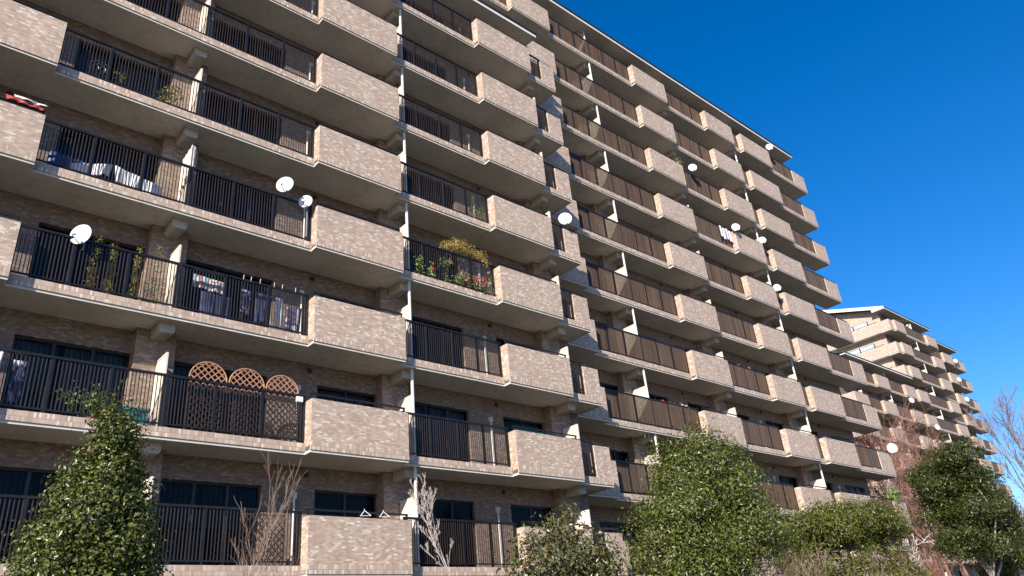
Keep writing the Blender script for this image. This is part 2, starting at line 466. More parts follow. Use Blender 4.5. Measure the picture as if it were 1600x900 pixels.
def build_block(root, Y, segs, parties, rows, toprow, eaveh, units, body_x, depth_bar, barw, barmat,
                wall_x=None, post_at=(), toprow_label=None, winrows=None, holes_on=True, back=13.0):
    """segs: list (type, x0, x1). rows: iterable of floor numbers. eaveh: ceiling height of the top floor above its slab bottom"""
    ox = wloc(root)
    base = (ox[0], ox[1], Z0)
    def zrow(k): return (ox[0], ox[1], Z0 + H * (k - 1))
    X0 = segs[0][1]; X1 = segs[-1][2]
    WY = Y + 1.5
    wx0, wx1 = wall_x if wall_x else (X0, X1)
    # --- windows / wall
    holes = []; wins = []
    for k in rows:
        zb = Z0 + H * (k - 1)
        top = 2.33 if k != toprow else min(2.2, eaveh - 0.1)
        for (px, t) in units:
            s = dirsign(t)
            a, b = sorted((px + s * 0.5, px + s * 2.93))
            if a > wx0 and b < wx1: holes.append((a, b, zb + 0.2, zb + top)); wins.append(('door', a, b, k, 0.2, top))
            a, b = sorted((px + s * 4.39, px + s * 6.31))
            if a > wx0 and b < wx1: holes.append((a, b, zb + 1.15, zb + top)); wins.append(('win', a, b, k, 1.15, top))
    zlo = Z0 + H * (rows[0] - 1) - 0.0; zhi = Z0 + H * (toprow - 1) + eaveh + 0.1
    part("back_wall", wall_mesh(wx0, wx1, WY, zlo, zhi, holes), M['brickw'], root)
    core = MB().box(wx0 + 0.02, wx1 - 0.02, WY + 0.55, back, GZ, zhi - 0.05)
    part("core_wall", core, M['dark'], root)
    side = MB()
    side.box(wx0 - 0.001, wx0 + 0.2, WY + 0.003, back + 0.2, GZ, zhi + 0.02)
    side.box(wx1 - 0.2, wx1 + 0.001, WY + 0.003, back + 0.2, GZ, zhi + 0.02)
    side.box(wx0 + 0.2, wx1 - 0.2, back + 0.003, back + 0.2, GZ, zhi + 0.02)
    part("end_wall", side, M['brick'], root)
    cache = {}
    for kind, a, b, k, zb, zt in wins:
        key = (kind, round(b - a, 2), round(zt - zb, 2))
        if key not in cache:
            fr, gl, cu = window_meshes(b - a, zt - zb, 3 if kind == 'door' else 2)
            cache[key] = (fr.mesh("window_frame", M['alu']), gl.mesh("glass", M['glass']), [cu.mesh("curtain", M[q]) for q in ('curtain', 'curtainb', 'curtainw')])
        loc = (a, WY + 0.10, Z0 + H * (k - 1) + zb)
        f = inst("sliding_door" if kind == 'door' else "window", cache[key][0], root, loc)
        inst("glass", cache[key][1], f, loc)
        if (k * 7 + int(a * 3)) % 4 != 0 or k <= 4:
            inst("curtain", cache[key][2][(k * 5 + int(a * 7)) % 3], f, loc)
    # --- pillars
    for px in parties:
        if px + 0.37 > wx1 or px - 0.55 < wx0: continue
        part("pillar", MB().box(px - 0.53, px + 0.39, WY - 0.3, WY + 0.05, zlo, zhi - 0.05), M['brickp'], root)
    # --- floor slab prototype
    def outline(off, inset=0.0):
        pts = []
        for (t, a, b) in segs:
            y = Y + (0.0 if t == 'P' else 0.28) + off
            pts.append((a, b, y))
        return pts
    sl = MB()
    for a, b, y in outline(0.035):
        sl.box(a, b, y, WY + (0.02 if wx0 <= a and b <= wx1 else 0.0), 0.0, 0.15)
    fl = MB()
    for a, b, y in outline(0.06):
        fl.box(a + 0.01, b - 0.01, y + 0.1, WY - 0.02, 0.1505, 0.156)
    m_fl = fl.mesh("bounce_cut_top", M['floor'])  # separate dark top added to cut light bounced off the slab
    lip = MB()
    ol = outline(0.03)
    lst = 0.035
    for i, (a, b, y) in enumerate(ol):
        a2, b2 = a, b
        if i > 0 and ol[i-1][2] > y: lip.box(a - 0.0, a + lst, y + lst, ol[i-1][2] + 0.0, -0.032, -0.001)
        if i < len(ol) - 1 and ol[i+1][2] > y: lip.box(b - lst, b, y + lst, ol[i+1][2] + 0.0, -0.032, -0.001)
        if i == 0: lip.box(a, a + lst, y + lst, WY, -0.032, -0.001)
        if i == len(ol) - 1: lip.box(b - lst, b, y + lst, WY, -0.032, -0.001)
        lip.box(a2, b2, y, y + lst, -0.032, -0.001)
    m_sl = sl.mesh("balcony_slab", M['conc'], (0, 0, 0)); m_lip = lip.mesh("drip_edge", M['post'])
    m_kbs = [MB().box(a, b, Y + 0.28, Y + 0.45, 0.03, 0.25).mesh("brick_kerb", M['brick']) for t, a, b in segs if t == 'R']
    # meshes above are in world x,y with z relative: place at (0,0,zrow)
    for k in rows:
        L = (0, 0, Z0 + H * (k - 1))
        s_ = inst("balcony_slab", m_sl, root, L)
        inst("drip_edge", m_lip, s_, L); inst("bounce_cut_top", m_fl, s_, L)
        for m_kb in m_kbs: inst("brick_kerb", m_kb, s_, L)
    # --- parapets and railings
    for i, (t, a, b) in enumerate(segs):
        if t in 'PN':
            y = Y + (0 if t == 'P' else 0.28)
            pb = MB(); pb.box(a, b, y, y + 0.15, 0.03, 1.35)
            lret = i == 0 or segs[i-1][0] != 'P'
            rret = i == len(segs) - 1 or segs[i+1][0] != 'P'
            yb = Y + 0.45
            if i == 0 or i == len(segs) - 1:
                pass
            if lret: pb.box(a, a + 0.15, y + 0.15, (WY if i == 0 else yb), 0.03, 1.35)
            if rret: pb.box(b - 0.15, b, y + 0.15, (WY if i == len(segs) - 1 else yb), 0.03, 1.35)
            m_p = pb.mesh("brick_parapet", M['brick'])
            cap = MB().box(a + 0.004, b - 0.004, y + 0.004, y + 0.146, 1.3505, 1.362)
            hr = MB(); hr.box(a + 0.02, b - 0.02, y + 0.10, y + 0.15, 1.49, 1.53)
            n = max(1, int((b - a) / 1.3))
            for j in range(n + 1):
                hx = a + 0.05 + (b - a - 0.1) * j / n
                hr.box(hx - 0.02, hx + 0.02, y + 0.105, y + 0.145, 1.363, 1.489)
            m_c = cap.mesh("coping", M['black']); m_h = hr.mesh("handrail", M['rail'])
            for k in rows:
                L = (0, 0, Z0 + H * (k - 1))
                p_ = inst("brick_parapet", m_p, root, L)
                inst("coping", m_c, p_, L)
                inst("handrail", m_h, p_, L)
        else:
            fr, ba = railing_mesh(a + 0.005, b - 0.005, Y, depth_bar, barw, None)
            m_f = fr.mesh("railing", M['rail']); m_b = ba.mesh("slat_panel", barmat)
            for k in rows:
                L = (0, 0, Z0 + H * (k - 1))
                f_ = inst("railing", m_f, root, L)
                inst("slat_panel", m_b, f_, L)
    # --- party items
    for px in parties:
        for k in rows:
            L = (px, Y, Z0 + H * (k - 1))
            hh = H if k != toprow else eaveh
            if wx0 < px - 0.3 and px + 0.2 < wx1:
                key = ('duct', hh)
                if key not in cache:
                    mb = MB()
                    x0_, x1_, y0_, y1_, z0_, z1_, c = -0.22, 0.14, 0.60, 1.2, hh - 0.27, hh, 0.05
                    n = len(mb.v)
                    prof = [(x0_, z1_), (x0_, z0_ + c), (x0_ + c, z0_), (x1_ - c, z0_), (x1_, z0_ + c), (x1_, z1_)]
                    for yy in (y0_, y1_):
                        for q in prof: mb.v.append((q[0], yy, q[1]))
                    for j in range(6):
                        j2 = (j + 1) % 6
                        mb.f.append((j, j2, 6 + j2, 6 + j))
                    mb.f.append(tuple(range(5, -1, -1))); mb.f.append(tuple(range(6, 12)))
                    cache[key] = mb.mesh("ceiling_beam", M['duct'])
                inst("ceiling_beam", cache[key], root, L)
            if 'pt' not in cache:
                cache['pt'] = MB().box(-0.01, 0.015, 0.53, 1.194, 0.2, 2.06).mesh("partition", M['cream'])
                fb = MB(); fb.box(-0.02, 0.026, 0.48, 0.529, 0.152, 2.1); fb.box(-0.02, 0.026, 0.53, 1.194, 2.061, 2.1); fb.box(-0.02, 0.026, 0.53, 1.194, 0.152, 0.199)
                cache['ptf'] = fb.mesh("partition_frame", M['cream'])
            pp = inst("partition", cache['pt'], root, L)
            inst("partition_frame", cache['ptf'], pp, L)
            if px in post_at:
                key = ('post', hh)
                if key not in cache:
                    cache[key] = MB().tube((0, 0, 0.15), (0, 0, hh), 0.048, 0.048, 12).mesh("drainpipe", M['post'], smooth=False)
                inst("drainpipe", cache[key], root, (px + 0.0, Y + 0.425, L[2]))
    # --- duct pipe and vents per unit
    for (px, t) in units:
        s = dirsign(t)
        for k in rows:
            if not (wx0 < px + s * 3.8 < wx1): continue
            if 'pipe' not in cache:
                pm = MB().tube((0, -0.06, 0.2), (0, -0.06, 2.05), 0.032, 0.032, 8); pm.box(-0.055, 0.055, -0.1, 0, 2.05, 2.2)
                cache['pipe'] = pm.mesh("wall_pipe", M['post'])
                vm = MB().lathe((0, 0, 0), [(0.0, 0.06), (0.055, 0.06), (0.075, 0.03), (0.075, 0.0)], 12, (0, -1, 0))
                cache['vent'] = vm.mesh("wall_vent", M['black'])
            inst("wall_pipe", cache['pipe'], root, (px + s * 3.79, WY, Z0 + H * (k - 1)))
            if k != toprow:
                inst("wall_vent", cache['vent'], root, (px + s * 4.13, WY, Z0 + H * (k - 1) + 2.70))

def roof_slab(root, x0, x1, Y, z, back, ridge_y, slope=0.33, name="roof"):
    """boxed eave with flat underside, then a pitched roof behind it"""
    zb = z
    r = MB()
    r.box(x0, x1, Y + 0.03, Y + 1.55, zb, zb + 0.10)
    sf = part("eave_soffit", r, M['conc'], root)
    fa = MB(); fa.box(x0 - 0.0, x1 + 0.0, Y, Y + 0.029, zb - 0.02, zb + 0.14)
    part("fascia", fa, M['fascia'], root)
    gu = MB(); gu.box(x0, x1 + 0.0, Y - 0.05, Y + 0.03, zb + 0.142, zb + 0.22)
    part("gutter", gu, M['black'], root)
    t = 0.14
    rz = zb + 0.22 + slope * (ridge_y - Y)
    rf = MB()
    a, b = x0 - 0.001, x1 + 0.001
    n = 0
    prof = [(Y + 0.031, zb + 0.16), (ridge_y, rz - t), (back + 0.8, rz - t - slope * (back + 0.8 - ridge_y)),
            (back + 0.8, rz - slope * (back + 0.8 - ridge_y)), (ridge_y, rz), (Y + 0.031, zb + 0.24)]
    for x in (a, b):
        for y, zz in prof: rf.v.append((x, y, zz))
    k = len(prof)
    for i in range(k):
        j = (i + 1) % k
        rf.f.append((i, j, k + j, k + i))
    rf.f.append(tuple(range(k - 1, -1, -1))); rf.f.append(tuple(range(k, 2 * k)))
    part(name, rf, M['roof'], root)
    return rz

# ---- block A (near, lower)
A = thing("apartment_building", "near apartment block of beige tile, eight balcony floors filling the left of the photo", "apartment building", (6, 6, GZ), "apartment blocks")
segsA = [('P', -7.97, -5.07), ('R', -5.07, -1.07), ('P', -1.07, 1.83), ('R', 1.83, 5.28), ('R', 5.28, 8.743), ('P', 8.743, 11.653), ('R', 11.653, 15.63), ('P', 15.63, 18.515), ('R', 18.515, 19.484), ('N', 19.484, 20.266)]
rowsA = list(range(1, 9))
build_block(A, 0.0, segsA, [-1.6, 5.28, 12.13, 19.03], rowsA, 8, 2.28, [(-1.6, 'L'), (5.28, 'L'), (5.28, 'R'), (12.13, 'R')], None, 0.006, 0.021, M['bar'],
            wall_x=(-7.97, 20.2), post_at=(12.13,))
EA = 24.87
roof_slab(A, -8.3, 15.2, -0.02, EA, 11.0, 6.5)
ra = MB(); ra.box(15.2, 19.1, 0.01, 1.56, EA, EA + 0.10); part("eave_soffit", ra, M['conc'], A)
ra = MB(); ra.box(15.2, 19.1, -0.02, 0.009, EA - 0.02, EA + 0.14); part("fascia", ra, M['fascia'], A)
ra = MB(); ra.box(15.2, 19.12, -0.07, 0.01, EA + 0.142, EA + 0.22); part("gutter", ra, M['black'], A)
ra = MB(); ra.v += [(15.2, 0.011, EA + 0.15), (19.1, 0.011, EA + 0.15), (19.1, 1.5, EA + 0.62), (15.2, 1.5, EA + 0.62), (15.2, 1.5, EA + 0.101), (19.1, 1.5, EA + 0.101), (15.2, 0.011, EA + 0.101), (19.1, 0.011, EA + 0.101)]
ra.f += [(0, 1, 2, 3), (6, 7, 5, 4), (6, 0, 3, 4), (1, 7, 5, 2), (0, 6, 7, 1), (3, 2, 5, 4)]
part("roof", ra, M['roof'], A)
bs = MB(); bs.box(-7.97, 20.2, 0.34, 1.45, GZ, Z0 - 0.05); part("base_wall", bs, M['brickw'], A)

# ---- block B (behind, taller)
YB = 1.56
B = thing("apartment_building", "taller apartment block set back beyond the near block, ten floors under a long white eave", "apartment building", (34, 8, GZ), "apartment blocks")
segsB = [('P', 19.47, 22.046), ('R', 22.046, 28.656), ('P', 28.656, 31.544), ('R', 31.544, 35.518), ('P', 35.518, 38.44), ('R', 38.44, 39.503), ('P', 39.503, 42.90), ('R', 42.90, 46.393), ('N', 46.393, 48.07)]
rowsB = list(range(1, 11))
build_block(B, YB, segsB, [25.3, 32.05, 38.95], rowsB, 10, 2.27, [(25.3, 'L'), (25.3, 'R'), (32.05, 'R'), (46.45, 'L')], None, 0.034, 0.024, M['slat'],
            wall_x=(20.27, 46.6), post_at=(25.3, 38.95), back=14.5)
# upper two floors carry on to the left above the roof of block A
for k in (9, 10):
    zb = Z0 + H * (k - 1)
    L = (0, 0, zb)
    sl = MB(); sl.box(13.0, 15.3, YB + 0.035, YB + 1.5, 0, 0.15); sl.box(15.3, 19.47, YB + 0.315, YB + 1.5, 0, 0.15)
    s_ = inst("balcony_slab", sl.mesh("balcony_slab", M['conc']), B, L)
    kb = MB(); kb.box(15.3, 19.468, YB + 0.28, YB + 0.45, 0.03, 0.25)
    inst("brick_kerb", kb.mesh("brick_kerb", M['brick']), s_, L)
    lp = MB(); lp.box(15.3, 19.5, YB + 0.31, YB + 0.345, -0.032, -0.001); lp.box(13.0, 15.3, YB + 0.03, YB + 0.065, -0.032, -0.001)
    inst("drip_edge", lp.mesh("drip_edge", M['post']), s_, L)
    # recess here is finished in brick in the photo's corner: railing between parapets
    fr, ba = railing_mesh(15.305, 19.46, YB, 0.034, 0.024, None)
    f_ = inst("railing", fr.mesh("railing", M['rail']), B, L)
    inst("slat_panel", ba.mesh("slat_panel", M['slat']), f_, L)
    pb = MB(); pb.box(13.0, 15.3, YB, YB + 0.15, 0.03, 1.35); pb.box(13.0, 13.15, YB + 0.15, YB + 1.5, 0.03, 1.35); pb.box(15.15, 15.3, YB + 0.15, YB + 0.45, 0.03, 1.35)
    inst("brick_parapet", pb.mesh("brick_parapet", M['brick']), B, L)
bw = MB(); bw.box(13.2, 20.25, YB + 1.5, 14.5, Z0 + H * 8 - 0.02, Z0 + H * 9 + 2.3); part("back_wall", bw, M['brickw'], B)
EB = 30.63
roof_slab(B, 12.8, 46.46, YB - 0.02, EB, 14.5, 8.5)
bs = MB(); bs.box(20.27, 46.6, YB + 0.34, YB + 1.45, GZ, Z0 - 0.05); part("base_wall", bs, M['brickw'], B)

# ---- block C (far, stepped)
YC = 13.18
C = thing("apartment_building", "far stepped apartment block with a white gable end, beyond the tall block at right", "apartment building", (95, 20, GZ), "apartment blocks")
segC0 = [('P', 73.4, 76.3), ('R', 76.3, 79.8), ('P', 79.8, 82.81), ('R', 82.81, 86.95), ('P', 86.95, 89.57)]
build_block(C, YC, segC0, [76.4, 83.3], list(range(1, 9)), 8, 2.36, [(76.4, 'R'), (83.3, 'R')], None, 0.034, 0.024, M['slat'], wall_x=(73.4, 90.6), post_at=(83.3,), back=24)
segC1 = [('N', 89.573, 90.52), ('P', 90.52, 93.2), ('R', 93.2, 99.72), ('P', 99.72, 102.6), ('N', 102.6, 103.4)]
build_block(C, YC, segC1, [96.7], list(range(1, 12)), 11, 2.3, [(96.7, 'L'), (96.7, 'R')], None, 0.034, 0.024, M['slat'], wall_x=(90.5, 103.3), post_at=(96.7,), back=24.5)
segC2 = [('R', 104.2, 109.04), ('P', 109.04, 112.32), ('R', 112.32, 115.6), ('N', 115.6, 117.31)]
build_block(C, YC + 1.6, segC2, [108.2], list(range(1, 12)), 11, 2.3, [(108.2, 'R')], None, 0.034, 0.024, M['slat'], wall_x=(103.4, 115.8), post_at=(), back=24)
roof_slab(C, 73.4, 89.4, YC - 0.2, 24.87, 24, 18.5)
rzc = roof_slab(C, 89.6, 103.0, 13.5, 34.0, 24.5, 22.0, slope=0.33)
roof_slab(C, 103.4, 114.7, YC + 1.4, 33.6, 24, 18.5)
# white barge board along the gable and gable wall
t = 0.3
bb = MB()
for x in (89.50, 89.598):
    bb.v += [(x, 13.5, 33.98), (x, 13.5, 34.28), (x, 22.0, rzc + 0.02), (x, 25.0, rzc - 0.97), (x, 25.0, rzc - 1.5), (x, 22.0, rzc - 0.42), (x, 15.0, 34.36), (x, 15.0, 33.98)]
k = 8
for i in range(k):
    j = (i + 1) % k; bb.f.append((i, k + i, k + j, j))
bb.f.append(tuple(range(k - 1, -1, -1))); bb.f.append(tuple(range(k, 2 * k)))
part("barge_board", bb, M['fascia'], C)
gw = MB(); n = 0
for x in (90.503, 91.4):
    gw.v += [(x, YC + 1.55, 33.0), (x, 24.4, 33.0), (x, 24.4, rzc - 1.3), (x, 22.0, rzc - 0.5), (x, YC + 1.55, 34.4)]
k = 5
for i in range(k):
    j = (i + 1) % k; gw.f.append((i, k + i, k + j, j))
gw.f.append(tuple(range(k - 1, -1, -1))); gw.f.append(tuple(range(k, 2 * k)))
part("gable_wall", gw, M['brick'], C)
# wrap-round balconies and windows on the end wall
for kf in (9, 10, 11):
    zb = Z0 + H * (kf - 1)
    L = (0, 0, zb)
    mb = MB(); mb.box(89.573, 89.72, YC + 0.431 + 1.07, 21.5, 0.03, 1.35)
    p_ = inst("brick_parapet", mb.mesh("brick_parapet", M['brick']), C, L)
    mb = MB(); mb.box(89.6, 89.68, YC + 1.6, 21.4, 1.44, 1.48)
    inst("handrail", mb.mesh("handrail", M['rail']), p_, L)
    mb = MB(); mb.box(89.6, 90.5, YC + 1.501, 21.5, 0, 0.15)
    inst("balcony_slab", mb.mesh("balcony_slab", M['conc']), C, L)
    mb = MB(); mb.box(90.42, 90.49, 16.2, 20.2, 1.5, 2.25)
    w_ = inst("window", mb.mesh("window", M['alu']), C, L)
    mb = MB(); mb.quad((90.415, 16.3, 1.55), (90.415, 17.95, 1.55), (90.415, 17.95, 2.2), (90.415, 16.3, 2.2)); mb.quad((90.415, 18.1, 1.55), (90.415, 20.1, 1.55), (90.415, 20.1, 2.2), (90.415, 18.1, 2.2))
    inst("pane", mb.mesh("pane", noisy("pale_glass", (0.35, 0.45, 0.5), (0.5, 0.6, 0.62), 1, 0.1)), w_, L)
ph = MB(); ph.box(90.0, 95.0, 26, 31, 24, 41.6); part("stair_tower", ph, M['brick'], C)
bs = MB(); bs.box(73.4, 103.3, YC + 0.34, YC + 1.45, GZ, Z0 - 0.05); part("base_wall", bs, M['brickw'], C)


# ================================================================== vegetation
def leaf_quads(P, Nrm, size, rng, fold=0.25, asp=0.45):
    """P (n,3) leaf centres, Nrm (n,3) rough normals -> verts, faces of small folded leaves (4 triangles-ish as 2 quads)"""
    n = len(P)
    Nn = Nrm + rng.normal(0, 0.55, (n, 3)); Nn /= np.linalg.norm(Nn, axis=1)[:, None]
    A = rng.normal(0, 1, (n, 3)); A[:, 2] -= 0.3
    A -= (A * Nn).sum(1)[:, None] * Nn; A /= np.linalg.norm(A, axis=1)[:, None]
    Bv = np.cross(Nn, A)
    L = (size * rng.uniform(0.65, 1.3, n))[:, None]
    W = L * asp
    p0 = P - A * L * 0.5; p3 = P + A * L * 0.5
    a1 = P - A * L * 0.12 + Bv * W * 0.5 + Nn * W * fold
    a2 = P - A * L * 0.12 - Bv * W * 0.5 + Nn * W * fold
    V = np.stack([p0, a1, p3, a2], 1).reshape(-1, 3)
    F = np.arange(4 * n).reshape(-1, 4)
    Ft = np.concatenate([F[:, [0, 1, 2]], F[:, [0, 2, 3]]], 1).reshape(-1, 3)
    return V, Ft

def np_mesh(name, V, F, mat):
    me = bpy.data.meshes.new(name)
    nf = len(F); k = F.shape[1]
    me.vertices.add(len(V)); me.vertices.foreach_set("co", V.astype(np.float32).ravel())
    me.loops.add(nf * k); me.loops.foreach_set("vertex_index", F.astype(np.int32).ravel())
    me.polygons.add(nf); me.polygons.foreach_set("loop_start", np.arange(0, nf * k, k, dtype=np.int32))
    me.polygons.foreach_set("loop_total", np.full(nf, k, dtype=np.int32))
    me.update(calc_edges=True)
    me.materials.append(mat)
    return me

def crown_points(lobes, n, rng, clump=0.16, per=26, shell=(0.55, 1.06), noise=0.0):
    """leaf centres in clumps spread over a set of ellipsoid lobes; gaps are left between the clumps"""
    lob = np.array(lobes, float)
    area = (lob[:, 3] * lob[:, 4] + lob[:, 4] * lob[:, 5] + lob[:, 3] * lob[:, 5])
    nc = max(1, n // per)
    idx = rng.choice(len(lob), nc, p=area / area.sum())
    d = rng.normal(0, 1, (nc, 3)); d /= np.linalg.norm(d, axis=1)[:, None]
    r = rng.uniform(shell[0] ** 2, shell[1] ** 2, nc) ** 0.5
    c = lob[idx, :3] + d * lob[idx, 3:6] * r[:, None]
    # drop clumps deep inside another lobe
    keep = np.ones(nc, bool)
    for L in lob:
        q = (((c - L[:3]) / L[3:6]) ** 2).sum(1)
        keep &= ~(q < 0.02)
    c = c[keep]; d = d[keep]; nc = len(c)
    w = rng.uniform(0.35, 1.0, nc)
    cnt = np.maximum(3, (per * w * 1.5).astype(int))
    ii = np.repeat(np.arange(nc), cnt)
    off = rng.normal(0, 1, (len(ii), 3)) * (clump * (0.6 + 0.6 * w[ii]))[:, None]
    P = c[ii] + off
    Nn = d[ii] * 0.7 + off / clump * 0.3 + np.array([0, 0, 0.45])
    Nn /= np.linalg.norm(Nn, axis=1)[:, None]
    return P, Nn

def branch_set(mb, p, d, length, r, depth, rng, spread=0.6, up=0.15, kids=(2, 3), seg=3, rmin=0.004, kk=5, shrink=0.72, wob=0.16, tips=None):
    p = Vector(p); d = Vector(d).normalized()
    q = p
    sl = length / seg
    r0 = r
    for i in range(seg):
        d = (d + Vector(rng.normal(0, wob, 3)) + Vector((0, 0, up * 0.3))).normalized()
        nq = q + d * sl
        r1 = max(rmin, r0 * (0.86 if depth > 0 else 0.65))
        mb.tube(q, nq, r0, r1, kk if r0 > 0.02 else 3, cap=False)
        q = nq; r0 = r1
        if depth > 0 and i < seg - 1 and rng.random() < 0.75:
            ax = Vector(rng.normal(0, 1, 3)).cross(d).normalized()
            nd = (d * math.cos(spread) + ax * math.sin(spread) + Vector((0, 0, up))).normalized()
            branch_set(mb, q, nd, length * shrink * rng.uniform(0.6, 0.95), r0 * 0.6, depth - 1, rng, spread, up, kids, seg, rmin, kk, shrink, wob, tips)
    if depth > 0:
        k = int(rng.integers(kids[0], kids[1] + 1))
        for j in range(k):
            ax = Vector(rng.normal(0, 1, 3)).cross(d).normalized()
            a = spread * rng.uniform(0.5, 1.1)
            nd = (d * math.cos(a) + ax * math.sin(a) + Vector((0, 0, up))).normalized()
            branch_set(mb, q, nd, length * shrink * rng.uniform(0.75, 1.1), r0 * 0.72, depth - 1, rng, spread, up, kids, seg, rmin, kk, shrink, wob, tips)
    elif tips is not None:
        tips.append(tuple(q))

def leafy_tree(name, label, cat, base, lobes, n, size, mat, seed, trunk_r=0.12, clump=0.16, per=26, group=None, barkm='bark', asp=0.45, shell=(0.55, 1.06), limbs=6, fork=0.45, extra=None):
    rng = np.random.default_rng(seed)
    root = thing(name, label, cat, base, group)
    P, Nn = crown_points(lobes, n, rng, clump, per, shell)
    V, F = leaf_quads(P, Nn, size, rng, asp=asp)
    V -= np.array(base)
    inst("crown", np_mesh("crown", V, F, mat), root, base)
    tb = MB()
    lob = sorted(lobes, key=lambda l: l[2])
    zlow = min(l[2] - l[5] for l in lobes)
    cx = np.mean([l[0] for l in lobes]); cy = np.mean([l[1] for l in lobes])
    top = max(l[2] for l in lobes)
    fz = base[2] + (top - base[2]) * fork
    p0 = Vector(base); p1 = Vector((base[0] + (cx - base[0]) * 0.4, base[1] + (cy - base[1]) * 0.4, fz))
    mid = (p0 + p1) / 2 + Vector(rng.normal(0, 0.06, 3)) * (p1 - p0).length * 0.5
    tb.tube(p0, mid, trunk_r * 1.15, trunk_r * 0.9, 9, cap=False); tb.tube(mid, p1, trunk_r * 0.9, trunk_r * 0.75, 9, cap=False)
    pick = list(lobes)
    rng.shuffle(pick)
    for l in pick[:max(limbs, 3)]:
        tgt = Vector((l[0], l[1], l[2] + l[5] * 0.3))
        st = p1 + (p0 - p1) * rng.uniform(0, 0.25)
        m1 = st.lerp(tgt, 0.5) + Vector(rng.normal(0, 0.07, 3)) * (tgt - st).length
        tb.tube(st, m1, trunk_r * 0.6, trunk_r * 0.38, 6, cap=False); tb.tube(m1, tgt, trunk_r * 0.38, trunk_r * 0.12, 5, cap=False)
        for q in range(4):
            dd = Vector(rng.normal(0, 1, 3)).normalized()
            e = tgt + Vector((dd.x * l[3], dd.y * l[4], dd.z * l[5])) * 0.8
            tb.tube(m1.lerp(tgt, 0.5), e, trunk_r * 0.16, trunk_r * 0.05, 4, cap=False)
    part("trunk", tb, M[barkm], root)
    return root

# --- conical evergreen bush at the lower left
rngl = np.random.default_rng(5)
lob = []
for i in range(30):
    t = i / 29.0
    z = 0.75 + 2.3 * t
    rr = float(np.interp(z, [0.7, 1.45, 1.9, 2.3, 2.6, 2.75, 3.1], [0.80, 0.72, 0.57, 0.46, 0.33, 0.16, 0.10]))
    if z > 2.75: rr = 0.17
    a = i * 2.4
    off = rr * 0.42
    x_ = 2.36 + off * math.cos(a) + 0.02 * i * 0.3
    lob.append((x_, -7 + off * math.sin(a), z, rr * 0.72, rr * 0.72, 0.34))
lob.append((2.38, -7.0, 3.18, 0.11, 0.10, 0.26))
leafy_tree("evergreen_bush", "tall pointed evergreen bush with glossy leaves at the lower left", "bush", (2.3, -7.0, GZ), lob, 95000, 0.055, M['lf_dark'], 11, 0.05, clump=0.085, per=50, asp=0.5, fork=0.5, shell=(0.2, 1.05))

# --- small broad-leaved tree with bronze leaves
lob = [(12.6, -4.0, 1.95, .9, .8, .62), (13.5, -4.1, 2.05, .8, .8, .55), (12.0, -4.2, 1.6, .6, .6, .5), (14.1, -3.9, 1.7, .6, .7, .5), (12.9, -4.1, 2.75, .5, .45, .38), (13.3, -4.0, 1.3, 1.2, .9, .6), (12.35, -3.9, 2.45, .3, .3, .25)]
leafy_tree("broadleaf_shrub", "small broadleaf shrub with bronze green leaves and bare forks, beside the big round tree", "shrub", (13.0, -4.0, GZ), lob, 7500, 0.115, M['lf_red'], 21, 0.07, clump=0.16, per=12, asp=0.55, barkm='barkpale', limbs=7, fork=0.55)

# --- big round evergreen
lob = [(18.4, -4.5, 4.1, 1.6, 1.4, 1.35), (19.0, -4.5, 5.05, 0.85, 0.8, 0.7), (17.0, -4.6, 3.0, 1.5, 1.3, 1.1), (19.5, -4.4, 3.5, 1.4, 1.3, 1.1), (16.4, -4.5, 2.0, 1.2, 1.1, 0.9), (18.6, -4.9, 2.6, 1.9, 1.5, 1.0),
       (20.2, -4.4, 2.9, 0.9, 1.1, 0.75), (17.6, -4.2, 4.3, 0.8, 0.9, 0.8), (17.0, -4.8, 1.5, 1.5, 1.2, 0.7), (20.1, -4.5, 4.3, 0.7, 0.8, 0.6)]
lob = [(18.3 + (a_ - 18.3) * 0.90, b_, c_, d_ * 0.9, e_, f_) for a_, b_, c_, d_, e_, f_ in lob]
leafy_tree("round_evergreen", "largest round evergreen with a dense leafy crown, where the two nearer blocks meet", "tree", (18.0, -4.5, GZ), lob, 85000, 0.092, M['lf_mid'], 31, 0.15, clump=0.19, per=120, asp=0.42, limbs=9, shell=(0.35, 1.08))

# --- clipped olive-coloured conifer
rngl = np.random.default_rng(8); lob = []
for i in range(34):
    a = rngl.uniform(0, 6.28); t = rngl.uniform(0, 1) ** 0.8
    rr = 3.0 * math.sqrt(t); 
    z = 1.7 + 2.55 * math.sqrt(max(0, 1 - (rr / 3.6) ** 2))
    lob.append((29.5 + rr * math.cos(a) * 0.88, -3 + rr * math.sin(a) * 0.6, z - 0.15, 0.8, 0.8, 0.5))
lob += [(29.5, -3, 1.9, 2.5, 1.7, 1.9), (29.5, -3.2, 1.0, 2.8, 1.6, 1.2)]
for i in range(16):
    a = rngl.uniform(0, 6.28)
    lob.append((29.5 + 2.7 * math.cos(a), -3 + 1.9 * math.sin(a), rngl.uniform(0.6, 2.4), 0.7, 0.7, 0.5))
leafy_tree("clipped_evergreen", "wide dome-shaped clipped evergreen with yellow green foliage, below the far end of the tall block", "tree", (29.5, -3.0, GZ), lob, 80000, 0.11, M['lf_olive'], 41, 0.12, clump=0.15, per=40, asp=0.35, limbs=8)

